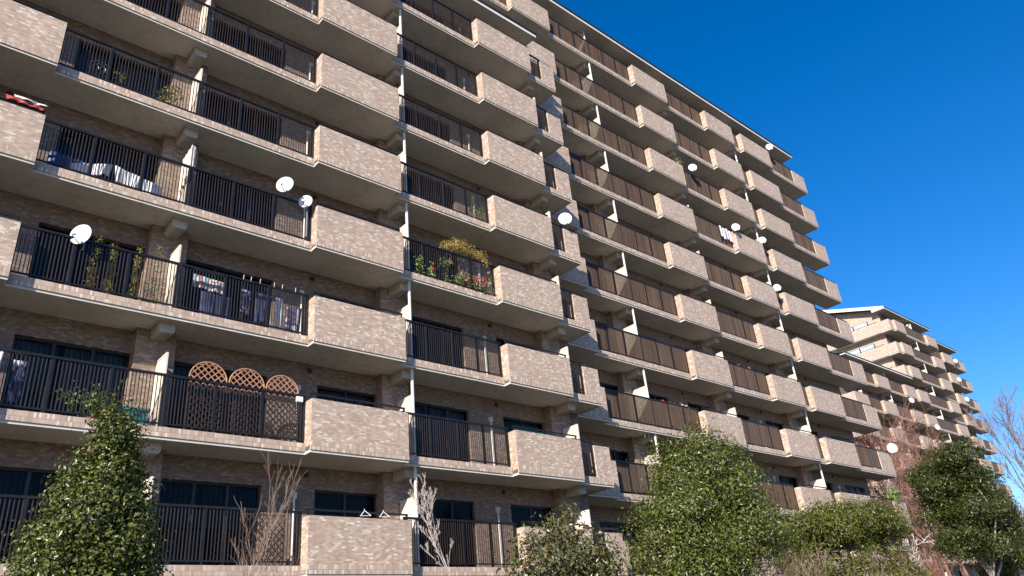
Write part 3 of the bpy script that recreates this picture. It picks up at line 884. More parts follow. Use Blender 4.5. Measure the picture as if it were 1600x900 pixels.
# --- tall layered evergreen with visible trunk at the right
rngl = np.random.default_rng(9); lob = []
cl = [(45.7, 7.5, 1.9), (46.4, 6.9, 1.9), (47.3, 6.5, 2.1), (46.0, 6.2, 1.7), (48.4, 5.6, 1.9), (45.2, 5.2, 1.5), (49.5, 4.9, 1.6), (47.2, 5.0, 2.0), (50.4, 4.0, 1.3), (45.0, 3.9, 1.1), (49.0, 3.6, 1.4), (50.9, 3.2, 1.4), (47.0, 3.4, 1.6), (51.8, 4.4, 1.3), (52.3, 3.0, 1.3)]
for (cx, cz, rr) in cl:
    for j in range(5):
        a = rngl.uniform(0, 6.28)
        lob.append((cx - 1.7 + rr * 0.5 * math.cos(a), -2 + rr * 0.6 * math.sin(a), cz + rngl.uniform(-0.5, 0.4), rr * 0.55, rr * 0.55, 0.55))
leafy_tree("layered_evergreen", "tall deep green evergreen with tiered foliage and a pale forked trunk, at the right", "tree", (46.0, -2.0, GZ), lob, 85000, 0.16, M['lf_deep'], 51, 0.11, clump=0.20, per=80, asp=0.33, shell=(0.1, 1.08), limbs=9, fork=0.42, barkm='barkpale')
lob = [(51.9, -1, 2.9, 1.6, 1.5, 1.3), (53.6, -1, 3.2, 1.6, 1.5, 1.4), (55.2, -1, 3.6, 1.8, 1.5, 1.3), (57.2, -1, 3.8, 1.8, 1.5, 1.5), (52.6, -1, 2.2, 1.6, 1.5, 1.3), (55.8, -1, 2.3, 2.2, 1.7, 1.4), (54.4, -1.6, 2.0, 2.0, 1.5, 1.2)]
leafy_tree("side_evergreen", "lower evergreen filling the bottom right corner beside the tall layered one", "tree", (54.8, -1.0, GZ), lob, 26000, 0.17, M['lf_olive'], 61, 0.09, clump=0.24, per=22, asp=0.4)

# --- bare trees
def bare_tree(name, label, base, stems, mat, seed, cat="bare tree", group=None, **kw):
    rng = np.random.default_rng(seed)
    root = thing(name, label, cat, base, group)
    for (d, ln, r, depth) in stems:
        mb = MB()
        branch_set(mb, base, d, ln, r, depth, rng, **kw)
        part("stem" if len(stems) > 1 else "trunk", mb, M[mat], root)
    return root
bare_tree("bare_sapling", "thin many-stemmed bare tree with upright brown twigs before the lattice of the ground floor balcony", (5.55, -4.5, -1.0),
          [((-0.16, 0.0, 1), 2.0, 0.018, 4), ((0.0, 0.05, 1), 2.2, 0.022, 4), ((0.13, 0.0, 1), 1.8, 0.015, 3)], 'twig', 4, spread=0.42, up=0.14, kids=(1, 2), seg=4, shrink=0.62, wob=0.09, rmin=0.0026)
bare_tree("bare_sapling", "small pale bare tree with fine reddish twigs in front of the second brick parapet gap", (10.15, -3.5, GZ),
          [((0.03, 0, 1), 3.3, 0.034, 4)], 'barkpale', 18, spread=0.62, up=0.22, kids=(3, 4), seg=6, shrink=0.40, wob=0.05, rmin=0.0032)
bare_tree("pollarded_tree", "pale pruned bare tree with knobbly crooked branches, before the tall layered evergreen", (31.2, -5.2, GZ),
          [((0.06, 0, 1), 3.4, 0.10, 4)], 'barkpale', 23, spread=0.65, up=0.12, kids=(2, 3), seg=4, shrink=0.50, wob=0.2, rmin=0.014)
G3 = "reddish bare trees before the far block"
bare_tree("red_bare_tree", "reddish bare tree before the far block, the left and nearer of the two", (56.0, 4.0, GZ),
          [((-0.02, 0, 1), 6.5, 0.20, 5), ((0.3, 0.1, 1), 6.3, 0.16, 5)], 'barkred', 33, group=G3, spread=0.60, up=0.10, kids=(2, 3), seg=4, shrink=0.68, wob=0.15, rmin=0.011)
bare_tree("red_bare_tree", "reddish bare tree before the far block, the right one of the two", (64.5, 5.0, GZ),
          [((0.0, 0, 1), 8.0, 0.22, 5), ((-0.4, 0, 1), 7.4, 0.17, 5), ((0.3, 0, 1), 7.0, 0.15, 5)], 'barkred', 35, group=G3, spread=0.60, up=0.10, kids=(2, 3), seg=4, shrink=0.68, wob=0.15, rmin=0.011)
bare_tree("sky_bare_tree", "tall bare tree with fine twigs against the sky at the right edge", (53.5, -4.0, GZ),
          [((0.05, 0, 1), 6.0, 0.16, 5), ((0.35, -0.1, 1), 6.0, 0.11, 4)], 'twig', 43, spread=0.42, up=0.18, kids=(2, 3), seg=4, shrink=0.60, wob=0.10, rmin=0.010)
# --- twiggy deciduous shrubs
def twig_shrub(label, base, w, h, n, mat, seed, group):
    rng = np.random.default_rng(seed)
    root = thing("twig_shrub", label, "shrub", base, group)
    mb = MB()
    for i in range(n):
        a = rng.uniform(0, 6.28); rr = w * math.sqrt(rng.random()) * 0.5
        b = (base[0] + rr * math.cos(a), base[1] + rr * 0.6 * math.sin(a), base[2])
        branch_set(mb, b, (math.cos(a) * 0.35, math.sin(a) * 0.3, 1), h * rng.uniform(0.35, 0.55), 0.016, 2, rng, spread=0.5, up=0.12, kids=(2, 3), seg=3, shrink=0.6, wob=0.15, rmin=0.005)
    part("twigs", mb, M[mat], root)
GS = "leafless shrubs along the foot of the blocks"
twig_shrub("brown leafless shrub between the big round evergreen and the clipped one", (23.6, -2.6, 0.0), 4.0, 2.9, 60, 'twig', 71, GS)
twig_shrub("reddish leafless shrub behind the pale pruned tree", (35.5, -1.2, 0.0), 4.5, 3.4, 60, 'barkred', 72, GS)
twig_shrub("greyish leafless shrub in front of the clipped evergreen", (26.2, -4.6, -0.2), 2.6, 2.2, 34, 'twig', 73, GS)
twig_shrub("low twiggy shrub under the far right balconies, left of the layered evergreen", (41.0, 0.2, 0.4), 4.0, 3.4, 44, 'barkred', 74, GS)
lob = [(23.9, -4.0, 0.9, 1.6, 1.0, 0.9), (25.0, -4.0, 1.2, 1.0, 0.9, 0.8)]
leafy_tree("low_shrub", "low fine-leaved shrub under the brown twigs", "shrub", (24.3, -4.0, GZ), lob, 2600, 0.08, M['lf_olive'], 75, 0.05, clump=0.2, per=16, asp=0.3)

# --- garden lamp
gl_ = thing("garden_lamp", "black garden lantern on a post at the bottom right corner", "garden lamp", (47.8, -2.9, GZ))
part("pole", MB().tube((47.8, -2.9, GZ), (47.8, -2.9, 1.55), 0.045, 0.04, 8), M['black'], gl_)
part("lantern", MB().lathe((47.8, -2.9, 1.55), [(0.06, 0), (0.17, 0.05), (0.2, 0.34), (0.27, 0.36), (0.1, 0.52), (0.02, 0.62), (0.0, 0.62)], 6), M['black'], gl_)

# ================================================================== things on the balconies
def zr(k): return Z0 + H * (k - 1)

def dish(label, c, r, n=(-0.72, -0.69, -0.02), mast=None, group="satellite dishes on the balconies", tilt=0.0):
    n = Vector(n).normalized()
    c = Vector(c)
    root = thing("satellite_dish", label, "satellite dish", tuple(c - Vector((0, 0, r * 1.3))), group)
    mb = MB()
    prof = [(0.001, -0.16 * r)] + [(r * t, -0.16 * r * (1 - t * t)) for t in (0.25, 0.5, 0.75, 0.95, 1.0)]
    prof2 = [(r * 1.01, -0.02 * r)] + [(r * t, -0.16 * r * (1 - t * t) - 0.03) for t in (0.95, 0.6, 0.3)] + [(0.001, -0.16 * r - 0.03)]
    mb.lathe(c, prof + prof2, 28, n)
    part("reflector", mb, M['dish'], root, smooth=False)
    down = Vector((0, 0, -1)); down = (down - n * down.dot(n)).normalized()
    feed = c + n * r * 1.15 + down * r * 0.62
    part("feed_arm", MB().tube(c + down * r * 0.98, feed, 0.014, 0.012, 6), M['grey'], root)
    part("receiver", MB().tube(feed - n * 0.01 - down * 0.03, feed - n * 0.12 + (-down) * 0.05, 0.035, 0.03, 8), M['white'], root)
    ms = MB()
    back = c - n * (0.16 * r + 0.03)
    b2 = back - n * 0.10
    ms.tube(back, b2, 0.05, 0.04, 8)
    foot = mast if mast else (b2.x, b2.y, c.z - r * 1.3)
    ms.tube(b2 + Vector((0, 0, 0.06)), Vector((b2.x, b2.y, foot[2])), 0.02, 0.02, 8)
    part("mast", ms, M['grey'], root)
    return root

dish("large white satellite dish over the fourth floor railing, with a smaller dish to its right", (7.76, 0.10, 12.72), 0.25)
dish("smaller white satellite dish half in shade beside the fourth floor brick parapet", (8.44, 0.16, 12.43), 0.20, mast=(8.5, 0.3, 11.35))
dish("white satellite dish on the third floor railing at far left, by the tall potted conifers", (3.01, 0.20, 9.60), 0.25)
dish("white satellite dish on the narrow end balcony of the near block", (19.52, 0.15, 15.62), 0.265)
dish("white satellite dish on the tall block, beside a green plant, casting a long shadow", (32.47, 1.5, 24.13), 0.235)
dish("white satellite dish on the tall block just right of the hung white towels", (35.4, 1.38, 21.11), 0.235)
dish("white satellite dish on the tall block one bay right of the hung towels", (38.43, 1.5, 21.27), 0.22)
dish("white satellite dish on the sixth floor of the tall block beside its right-hand parapets", (38.54, 1.45, 18.10), 0.22)
dish("white satellite dish right under the end of the tall block's roof edge", (43.05, 1.45, 30.09), 0.24)
dish("white satellite dish at the right end of the tall block, before the red bare trees", (47.77, 1.5, 9.68), 0.30)
def farY(u, v, Y): return None
for lab, cc in (("white satellite dish at the right end of the far block's lower eave", (112.6, 14.6, 31.95)),
                ("white satellite dish on the far block, one floor under the highest far dish", (111.2, 14.6, 29.0)),
                ("white satellite dish on the far block, against the dark shade at its right side", (111.4, 14.6, 26.25)),
                ("white satellite dish on the low left wing of the far block, above the red twigs", (87.3, 13.1, 22.1)),
                ("grey satellite dish low on the far block, seen through the red twigs", (92.0, 13.0, 19.6))):
    dish(lab, cc, 0.32, n=(-0.5, -0.85, 0.15))

# potted plants
def foliage(lobes, n, size, mat, seed, base, clump=0.06, per=10, asp=0.5):
    rng = np.random.default_rng(seed)
    P, Nn = crown_points(lobes, n, rng, clump, per, (0.3, 1.05))
    V, F = leaf_quads(P, Nn, size, rng, asp=asp)
    V -= np.array(base)
    return np_mesh("foliage", V, F, mat)
def pot(root, base, r, h, mat='terra'):
    part("pot", MB().lathe(base, [(0.0, 0), (r * 0.7, 0), (r, h), (r * 1.1, h), (r * 1.1, h * 0.85), (r * 0.9, h * 0.85), (0, h * 0.9)], 12), M[mat], root)
def potted(label, base, lobes, n, size, mat, seed, pr=0.14, ph=0.24, flowers=None, fm='flred', name="potted_plant", group=None, clump=0.06, potm='terra', asp=0.5):
    root = thing(name, label, "potted plant", base, group)
    pot(root, base, pr, ph, potm)
    inst("foliage", foliage(lobes, n, size, mat, seed, base, clump, asp=asp), root, base)
    if flowers:
        rng = np.random.default_rng(seed + 1)
        for (fx, fy, fz) in flowers:
            P = np.array([[fx, fy, fz]]) + rng.normal(0, 0.022, (16, 3)); Nn = (P - np.array([fx, fy, fz])); Nn /= (np.linalg.norm(Nn, axis=1)[:, None] + 1e-6)
            V, F = leaf_quads(P, Nn, 0.045, rng, asp=0.9); V -= np.array(base)
            inst("flower", np_mesh("flower", V, F, M[fm]), root, base)
    return root
GP = "slim potted conifers on the third floor balcony"
for i, (x, top, lab) in enumerate([(3.49, 1.86, "slim potted conifer on the third floor, directly right of the satellite dish"), (3.87, 1.72, "shortest slim potted conifer, second right of the third floor dish"),
                                   (4.41, 1.82, "slim potted conifer with the yellowest tip on the third floor balcony"), (4.86, 2.02, "slim potted conifer nearest the partition on the third floor, greener than its row")]):
    b = (x, 0.72, zr(3) + 0.15)
    lb = [(x, 0.72, zr(3) + 0.45 + (top - 0.5) * t, 0.13 * (1 - t * 0.75), 0.13 * (1 - t * 0.75), 0.16) for t in (0, .2, .4, .6, .8, .97)]
    potted(lab, b, lb, 900, 0.04, M['lf_yg'] if i < 3 else M['lf_bright'], 100 + i, name="potted_conifer", group=GP, clump=0.04)
for i, (x, top, lab) in enumerate([(15.03, 1.36, "taller potted conifer behind the fifth floor railing beside a brick parapet"), (15.42, 1.05, "shorter potted conifer behind the fifth floor railing beside a brick parapet")]):
    b = (x, 0.55, zr(5) + 0.15)
    lb = [(x, 0.5, zr(5) + 0.35 + (top - 0.4) * t, 0.14 * (1 - t * 0.6), 0.14 * (1 - t * 0.6), 0.14) for t in (0, .25, .5, .75, .97)]
    potted(lab, b, lb, 800, 0.045, M['lf_bright'], 120 + i, name="potted_conifer", group="potted conifers on the fifth floor", clump=0.04)
# geranium row on the fourth floor
zf = zr(4)
row = [(12.50, 0.75, 0, 'flred', 'lf_bright'), (12.98, 0.55, 2, 'flred', 'lf_bright'), (13.55, 1.0, 1, 'flpink', 'lf_bright'), (14.05, 0.60, 0, 'flred', 'lf_bright'), (14.35, 0.5, 2, 'flpink', 'lf_mid'),
       (14.72, 0.6, 4, 'flred', 'lf_mid'), (15.05, 0.62, 4, 'flred', 'lf_mid'), (15.38, 0.9, 2, 'flpink', 'lf_bright')]
labs = ["sparse green climber in a pot at the left end of the flowering fourth floor balcony", "potted geranium with two red blooms, second along the flowering balcony", "bushy bright green potted plant with one pink bloom on the flowering balcony",
        "small flowerless green potted plant in the middle of the flowering balcony", "low potted plant with pink blooms on the flowering balcony", "potted geranium with red blooms, left of the two reddest on the flowering balcony",
        "potted geranium with red blooms, right of the two reddest on the flowering balcony", "full green potted plant with pale pink blooms against the brick parapet of the flowering balcony"]
rg = np.random.default_rng(77)
for i, ((x, h, nf, fm, lm), lab) in enumerate(zip(row, labs)):
    b = (x, 0.52, zf + 0.15)
    lb = [(x + rg.uniform(-.05, .05), 0.36, zf + 0.38 + (h - 0.3) * t, 0.13, 0.12, 0.13) for t in ((0, .5, 1.0) if h > 0.7 else (0, 0.8))]
    fl = [(x + rg.uniform(-.13, .13), 0.23 + rg.uniform(-.02, .02), zf + 0.45 + (h - 0.2) * rg.uniform(0.2, 1.0)) for _ in range(nf)]
    potted(lab, b, lb, 200, 0.075, M[lm], 130 + i, 0.11, 0.2, fl, fm, group="potted plants on the flowering fourth floor balcony", clump=0.07, name="potted_flower")
lb = [(13.75, 0.42, zf + 1.72, .28, .22, .16), (14.1, 0.4, zf + 1.86, .3, .25, .2), (14.45, 0.4, zf + 1.83, .26, .24, .2), (14.75, 0.42, zf + 1.72, .25, .22, .16), (15.1, 0.42, zf + 1.72, .24, .2, .17), (15.25, 0.4, zf + 1.52, .15, .15, .14)]
b = (14.5, 0.85, zf + 0.15)
rt = potted("tall potted shrub with a yellow dry crown spilling over the flowering balcony's rail", b, lb, 3600, 0.05, M['lf_yellow'], 160, 0.2, 0.35, name="potted_shrub", clump=0.06)
tb = MB()
for l in lb: tb.tube((14.5, 0.8, zf + 0.4), (l[0], l[1], l[2]), 0.025, 0.01, 5)
part("stem", tb, M['bark'], rt)
# leafy plant with wide leaves, fifth floor; second floor plant
potted("loose leafy potted plant by the sunlit pillar of the fifth floor balcony", (4.65, 0.75, zr(5) + 0.15), [(4.6, 0.7, zr(5) + 0.9, .22, .2, .22), (4.75, 0.7, zr(5) + 1.15, .15, .15, .16), (4.45, 0.7, zr(5) + 0.7, .14, .14, .2)], 260, 0.09, M['lf_yg'], 170, clump=0.09)
potted("bright leafy potted plant on the second floor, left of the teal box", (3.95, 0.75, zr(2) + 0.15), [(3.9, 0.7, zr(2) + 0.8, .3, .25, .3), (4.15, 0.7, zr(2) + 0.65, .25, .2, .3), (3.5, 0.7, zr(2) + 0.8, .15, .2, .12)], 420, 0.10, M['lf_bright'], 171, clump=0.10)
potted("small pale potted plant on the fifth floor, left of the loose leafy one", (3.35, 0.8, zr(5) + 0.15), [(3.35, 0.75, zr(5) + 0.95, .16, .14, .1)], 120, 0.05, M['lf_yg'], 172, clump=0.06)
potted("green plant peeping over a near block parapet, beside the narrow balcony's dish", (18.35, 0.45, zr(5) + 0.95), [(18.3, 0.4, zr(5) + 1.55, .16, .14, .2)], 160, 0.07, M['lf_bright'], 173, 0.09, 0.3, clump=0.07)
potted("bright green plant next to the tall block's eighth floor dish", (31.75, 1.9, zr(8) + 0.9), [(31.6, 1.85, zr(8) + 1.75, .2, .16, .24)], 170, 0.09, M['lf_bright'], 174, 0.1, 0.4, clump=0.08)
potted("green trailing plant behind the narrow fifth floor railing", (19.3, 0.6, zr(5) + 0.15), [(19.1, 0.5, zr(5) + 0.7, .12, .12, .3)], 140, 0.07, M['lf_bright'], 175, 0.1, 0.2, clump=0.07)
potted("tufted green plant with sword leaves at the right end of the tall block", (46.9, 2.0, zr(2) + 0.95), [(46.9, 1.95, zr(2) + 1.65, .32, .3, .45)], 260, 0.42, M['lf_bright'], 176, 0.16, 0.3, clump=0.12, asp=0.10, name="yucca_plant")
# flower boxes on the rails of block B
def flower_box(label, x0, x1, y, z, seed):
    rg2 = np.random.default_rng(seed)
    root = thing("flower_box", label, "flower box", ((x0 + x1) / 2, y, z), "flower boxes on the tall block")
    part("box", MB().box(x0, x1, y - 0.08, y + 0.08, z, z + 0.14), M['terra'], root)
    lb = [(x, y, z + 0.22, 0.16, 0.12, 0.12) for x in np.linspace(x0, x1, 5)]
    inst("foliage", foliage(lb, 420, 0.07, M['lf_bright'], seed, wloc(root), 0.06), root)
    for i in range(8):
        fx = rg2.uniform(x0, x1); fz = z + rg2.uniform(0.22, 0.36)
        P = np.array([[fx, y - 0.08, fz]]) + rg2.normal(0, 0.03, (16, 3)); Nn = rg2.normal(0, 1, (16, 3))
        V, F = leaf_quads(P, Nn / np.linalg.norm(Nn, axis=1)[:, None], 0.08, rg2, asp=0.9); V -= np.array(wloc(root))
        inst("flower", np_mesh("flower", V, F, M['flpink' if i % 2 else 'flred']), root)
flower_box("flower box of red and pink blooms on the tall block's fourth floor rail", 33.0, 34.6, YB + 0.52, zr(4) + 1.22, 181)
flower_box("pink flower box on the tall block's third floor rail, above the big round tree", 26.2, 28.1, YB + 0.52, zr(3) + 1.20, 182)
flower_box("flower box of pink blooms at the right end of the tall block's third floor", 43.6, 45.9, YB + 0.52, zr(3) + 1.20, 183)

# lattice screens
def lattice(label, x0, w, y, zb, h, arch, group, seed, top_only=False):
    root = thing("lattice_screen", label, "lattice screen", (x0 + w / 2, y, zb), group)
    fr = MB(); cx = x0 + w / 2; r = w / 2
    hz = h - (r * arch)
    t = 0.035
    fp = MB()
    fp.box(x0, x0 + t, y - 0.015, y + 0.015, zb, zb + hz); fp.box(x0 + w - t, x0 + w, y - 0.015, y + 0.015, zb, zb + hz)
    fp.box(x0 + t, x0 + w - t, y - 0.015, y + 0.015, zb, zb + t)
    part("side_frame", fp, M['darkwood'], root)
    N_ = 22
    if arch:
        pr = None
        for i in range(N_ + 1):
            a = math.pi * i / N_
            p = Vector((cx - (r - t / 2) * math.cos(a), y, zb + hz + (r * arch - t / 2) * math.sin(a)))
            if pr is not None: fr.tube(pr, p, t * 0.5, t * 0.5, 6)
            pr = p
    else:
        fr.box(x0 + t, x0 + w - t, y - 0.015, y + 0.015, zb + hz - t, zb + hz)
    part("arch_frame" if arch else "top_frame", fr, M['cedar'] if arch else M['darkwood'], root)
    la = MB(); lo = MB()
    step = 0.118
    def inside(px, pz):
        if px < x0 + 0.015 or px > x0 + w - 0.015 or pz < zb + 0.01: return False
        if pz <= zb + hz: return True
        if not arch: return False
        return ((px - cx) / (r - 0.01)) ** 2 + ((pz - zb - hz) / (r * arch - 0.01)) ** 2 < 1
    for sgn, yo in ((1, 0.006), (-1, -0.006)):
        c = -h * 2
        while c < w + h * 2:
            pts = []
            for i in range(0, 260):
                s_ = i * 0.012
                px = x0 + c + s_; pz = zb + s_ if sgn > 0 else zb + h - s_
                if inside(px, pz): pts.append((px, pz))
            if len(pts) > 3:
                a, b_ = pts[0], pts[-1]
                d = Vector((b_[0] - a[0], 0, b_[1] - a[1])).normalized(); nrm = Vector((-d.z, 0, d.x)) * 0.012
                A_ = Vector((a[0], y + yo, a[1])); B_ = Vector((b_[0], y + yo, b_[1])); th = Vector((0, 0.005, 0))
                segs_ = [(A_, B_, la)]
                zc_ = zb + 1.32
                if arch and (a[1] - zc_) * (b_[1] - zc_) < 0:
                    tt = (zc_ - a[1]) / (b_[1] - a[1]); Mx = A_.lerp(B_, tt)
                    segs_ = [(A_, Mx, lo if a[1] < zc_ else la), (Mx, B_, lo if b_[1] < zc_ else la)]
                elif not arch or max(a[1], b_[1]) <= zc_: segs_ = [(A_, B_, lo)]
                for A2, B2, tgt in segs_:
                  n = len(tgt.v)
                  for P_ in (A2, B2):
                    tgt.v += [tuple(P_ - nrm - th), tuple(P_ + nrm - th), tuple(P_ + nrm + th), tuple(P_ - nrm + th)]
                  tgt.f += [(n, n+1, n+2, n+3), (n+7, n+6, n+5, n+4), (n, n+4, n+5, n+1), (n+1, n+5, n+6, n+2), (n+2, n+6, n+7, n+3), (n+3, n+7, n+4, n)]
            c += step * 1.41
    if la.v: part("slats", la, M['cedar'], root)
    part("slats", lo, M['darkwood'], root)
GL = "arched cedar lattice screens on the second floor"
z2 = zr(2) + 0.15
lattice("arched cedar lattice screen on the second floor, nearest the partition", 5.84, 0.93, 0.56, z2, 1.92, 0.96, GL, 1)
lattice("middle arched cedar lattice screen of the second floor row", 6.80, 0.93, 0.56, z2, 1.92, 0.96, GL, 2)
lattice("arched cedar lattice screen on the second floor, nearest the brick parapet", 7.75, 0.90, 0.56, z2, 1.90, 0.96, GL, 3)
lattice("square-topped lattice screen behind the ground floor railing and the bare sapling", 7.35, 1.1, 0.62, zr(1) + 0.15, 1.3, 0, None, 4)

# teal box
tr_ = thing("storage_box", "teal plastic storage box beside the partition on the second floor balcony", "storage box", (4.72, 0.72, z2))
mb = MB(); mb.v += [(4.46, .58, z2), (5.0, .58, z2), (5.0, .92, z2), (4.46, .92, z2), (4.42, .54, z2 + .48), (5.04, .54, z2 + .48), (5.04, .96, z2 + .48), (4.42, .96, z2 + .48)]
mb.f += [(0, 3, 2, 1), (0, 1, 5, 4), (1, 2, 6, 5), (2, 3, 7, 6), (3, 0, 4, 7), (4, 5, 6, 7)]
part("tub", mb, M['teal'], tr_)
part("lid", MB().box(4.39, 5.07, .51, .99, z2 + .481, z2 + .54), M['teal'], tr_)
# draped sheet on the fourth floor partition
def drape(name, label, cat, pts_top, drop, axis, mat, seed, nx=16, nz=10, amp=0.03, group=None, thick=0.008):
    """a hanging cloth from a line pts_top[0]->pts_top[1]"""
    rg3 = np.random.default_rng(seed)
    a = Vector(pts_top[0]); b = Vector(pts_top[1]); d = b - a
    n = d.cross(Vector((0, 0, 1))).normalized()
    mb = MB(); ph = rg3.uniform(0, 6, 3); fr = rg3.uniform(10, 22, 2)
    dr = [drop * rg3.uniform(0.88, 1.0) for _ in range(nx + 1)]
    for side in (0, 1):
        for j in range(nz + 1):
            v = j / nz
            for i in range(nx + 1):
                u = i / nx
                o = amp * (0.3 + v) * (math.sin(u * fr[0] + ph[0]) + 0.4 * math.sin(u * fr[1] + ph[1] + v * 2))
                p = a + d * (u * (1 - 0.08 * v) + 0.04 * v) + n * (o + (thick if side else 0)) + Vector((0, 0, -dr[i] * v))
                mb.v.append(tuple(p))
    W = nx + 1; S = W * (nz + 1)
    for j in range(nz):
        for i in range(nx):
            q = j * W + i
            mb.f.append((q, q + 1, q + W + 1, q + W)); mb.f.append((S + q, S + q + W, S + q + W + 1, S + q + 1))
    for i in range(nx):
        mb.f.append((i, S + i, S + i + 1, i + 1)); q = nz * W + i; mb.f.append((q, q + 1, S + q + 1, S + q))
    for j in range(nz):
        q = j * W; mb.f.append((q, q + W, S + q + W, S + q)); q = j * W + nx; mb.f.append((q, S + q, S + q + W, q + W))
    org = tuple((a + b) / 2)
    o = inst(name, mb.mesh(name, mat, org, True), None, org)
    return tag(o, label, cat, group)
drape("draped_sheet", "crumpled beige sheet hung over the fourth floor partition", "sheet", ((5.245, 0.38, zr(4) + 2.22), (5.245, 1.05, zr(4) + 2.14)), 1.15, 0, M['beigecloth'], 1, amp=0.025)
drape("draped_sheet", "crumpled beige sheet end folded round the railing side of the fourth floor partition", "sheet", ((5.24, 0.40, zr(4) + 2.24), (5.37, 0.42, zr(4) + 2.20)), 1.2, 0, M['beigecloth'], 2, nx=6, amp=0.02)
# bedding on the fourth floor
drape("bed_cover", "white bed cover airing low behind the fourth floor railing at left", "bedding", ((3.55, 0.62, zr(4) + 1.0), (4.72, 0.62, zr(4) + 0.78)), 0.48, 0, M['whitecloth'], 3, amp=0.035)
drape("bed_cover", "white bed cover end heaped at the left of the airing one on the fourth floor", "bedding", ((2.62, 0.66, zr(4) + 0.72), (3.5, 0.64, zr(4) + 1.02)), 0.35, 0, M['whitecloth'], 4, amp=0.05)
drape("blue_tarp", "dark blue cloth behind the fourth floor railing at far left", "cloth", ((2.15, 0.8, zr(4) + 1.0), (3.0, 0.8, zr(4) + 0.95)), 0.8, 0, M['blue'], 5)
# laundry third floor
GLd = "laundry on the third floor balcony"
drape("hanging_towel", "patchwork towel hanging on the third floor, right of the partition", "towel", ((5.70, 0.62, zr(3) + 1.46), (6.55, 0.62, zr(3) + 1.40)), 0.36, 0, M['pattern'], 6, group=GLd, amp=0.012)
drape("hanging_jeans", "dark blue laundry below the patchwork towel on the third floor", "laundry", ((5.95, 0.66, zr(3) + 1.06), (6.75, 0.66, zr(3) + 1.04)), 0.75, 0, M['bluecloth'], 7, group=GLd)
drape("hanging_shirt", "pink and blue shirt hanging in the middle of the third floor laundry", "shirt", ((6.95, 0.62, zr(3) + 1.36), (7.22, 0.62, zr(3) + 1.34)), 0.75, 0, M['pinkcloth'], 8, nx=8, group=GLd)
drape("hanging_jeans", "dark blue laundry between the pink and the white shirts on the third floor", "laundry", ((7.35, 0.62, zr(3) + 1.36), (7.8, 0.62, zr(3) + 1.34)), 0.9, 0, M['bluecloth'], 9, nx=8, group=GLd)
drape("hanging_shirt", "white shirt near the right end of the third floor laundry", "shirt", ((7.92, 0.60, zr(3) + 1.32), (8.12, 0.60, zr(3) + 1.31)), 0.9, 0, M['whitecloth'], 10, nx=6, group=GLd)
drape("hanging_shirt", "multicoloured clothing at the right end of the third floor laundry, against the brick parapet", "shirt", ((8.18, 0.60, zr(3) + 1.18), (8.66, 0.60, zr(3) + 1.18)), 0.8, 0, M['pinkcloth'], 11, nx=8, group=GLd)
drape("hanging_laundry", "white and blue garment hanging behind the second floor railing at the left edge", "laundry", ((2.32, 0.62, zr(2) + 1.4), (2.56, 0.62, zr(2) + 1.4)), 0.95, 0, M['pinkcloth'], 12, nx=8)
drape("hanging_laundry", "narrow white garment cut by the photo's left edge on the second floor", "laundry", ((1.98, 0.55, zr(2) + 1.52), (2.12, 0.55, zr(2) + 1.5)), 0.5, 0, M['whitecloth'], 13, nx=5)
drape("red_blanket", "red and white cloth lying over the fourth floor parapet at the left edge", "cloth", ((1.0, 0.05, zr(4) + 1.60), (1.80, 0.05, zr(4) + 1.56)), 0.09, 0, M['redcloth'], 14, amp=0.03)
drape("white_cloth_strip", "white cloth edge on top of the red cloth over the fourth floor parapet", "cloth", ((1.15, 0.02, zr(4) + 1.65), (1.84, 0.02, zr(4) + 1.62)), 0.05, 0, M['whitecloth'], 15, amp=0.03)
GT = "white towels hung on the tall block's seventh floor"
for i in range(4):
    drape("white_towel", ["leftmost of four white towels hung outside the tall block's seventh floor railing", "second from left of four white towels on the tall block", "third from left of four white towels on the tall block", "rightmost of four white towels on the tall block, next to a dish"][i],
          "towel", ((34.30 + i * 0.30, YB + 0.22, zr(7) + 1.40 - 0.06 * (i % 2)), (34.52 + i * 0.30, YB + 0.22, zr(7) + 1.40 - 0.06 * (i % 2))), 0.75, 0, M['whitecloth'], 20 + i, nx=5, group=GT, amp=0.012)
# pegs along the third floor rail
for i, x in enumerate([6.88, 7.08, 7.33, 7.72, 7.95, 8.33]):
    mb = MB(); mb.tube((x, 0.34, zr(3) + 1.47), (x + 0.012, 0.33, zr(3) + 1.62), 0.012, 0.009, 5); mb.tube((x + 0.018, 0.36, zr(3) + 1.47), (x + 0.015, 0.345, zr(3) + 1.62), 0.012, 0.009, 5)
    o = part("clothes_peg", mb, M['peg'], None, (x, 0.34, zr(3) + 1.47))
    tag(o, ["first", "second", "third", "fourth", "fifth", "last"][i] + " pale clothes peg from the left on the third floor rail", "clothes peg", "clothes pegs on the third floor rail")
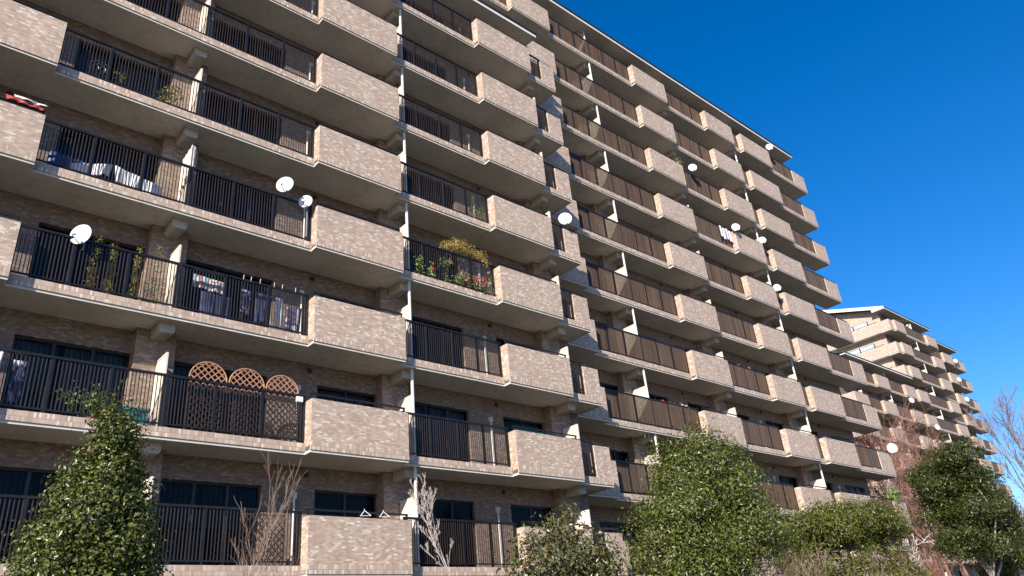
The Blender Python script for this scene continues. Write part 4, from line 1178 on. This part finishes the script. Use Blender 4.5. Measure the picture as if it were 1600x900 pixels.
# white sign box on the second floor rail
o = part("junction_box", MB().box(8.47, 8.63, 0.27, 0.34, zr(2) + 1.31, zr(2) + 1.44), M['white'], None, (8.55, 0.3, zr(2) + 1.31)); tag(o, "small white box fixed to the second floor rail by the brick parapet", "box")
# green net behind a handrail
o = part("green_net", MB().box(15.75, 18.0, 0.165, 0.172, zr(2) + 1.365, zr(2) + 1.47), M['tealnet'], None, (16.9, 0.17, zr(2) + 1.36)); tag(o, "green netting along the second floor parapet's handrail", "netting")
# clothes hangers on the ground floor handrail
for i, (x, lab) in enumerate([(10.3, "white clothes hanger leaning out over the ground floor parapet, the left one"), (10.85, "white clothes hanger hooked on the ground floor handrail, the right one")]):
    mb = MB(); z = zr(1) + 1.5
    pts = [(x - .14, 0.02, z - .1), (x, 0.06, z + .04), (x + .16, 0.02, z - .08), (x - .14, 0.02, z - .1)]
    for a, b_ in zip(pts[:-1], pts[1:]): mb.tube(a, b_, 0.009, 0.009, 5)
    mb.tube((x, .06, z + .04), (x + .02, .11, z + .09), 0.007, 0.007, 5)
    o = part("clothes_hanger", mb, M['white'], None, (x, 0.05, z)); tag(o, lab, "clothes hanger", "white clothes hangers on the ground floor")
# wrought garden chair on the fifth floor
ch = thing("garden_chair", "ornate pale metal chair behind the fifth floor railing at far left", "chair", (2.8, 0.85, zr(5) + 0.15))
zc = zr(5) + 0.15
part("seat", MB().lathe((2.8, 0.85, zc + 0.44), [(0, 0), (0.2, 0), (0.2, 0.03), (0, 0.03)], 16), M['grey'], ch)
for sx in (-1, 1):
    for sy in (-1, 1):
        part("leg", MB().tube((2.8 + sx * .18, .85 + sy * .18, zc), (2.8 + sx * .14, .85 + sy * .14, zc + .44), .012, .012, 6), M['grey'], ch)
mb = MB()
for rr, ox_ in ((0.24, 0), (0.15, 0), (0.08, -.09), (0.08, .09)):
    pr = None
    for i in range(17):
        a = 2 * math.pi * i / 16; p = (2.8 + ox_ + rr * math.cos(a), 0.63, zc + 0.72 + rr * math.sin(a))
        if pr: mb.tube(pr, p, .009, .009, 5)
        pr = p
part("backrest", mb, M['grey'], ch)
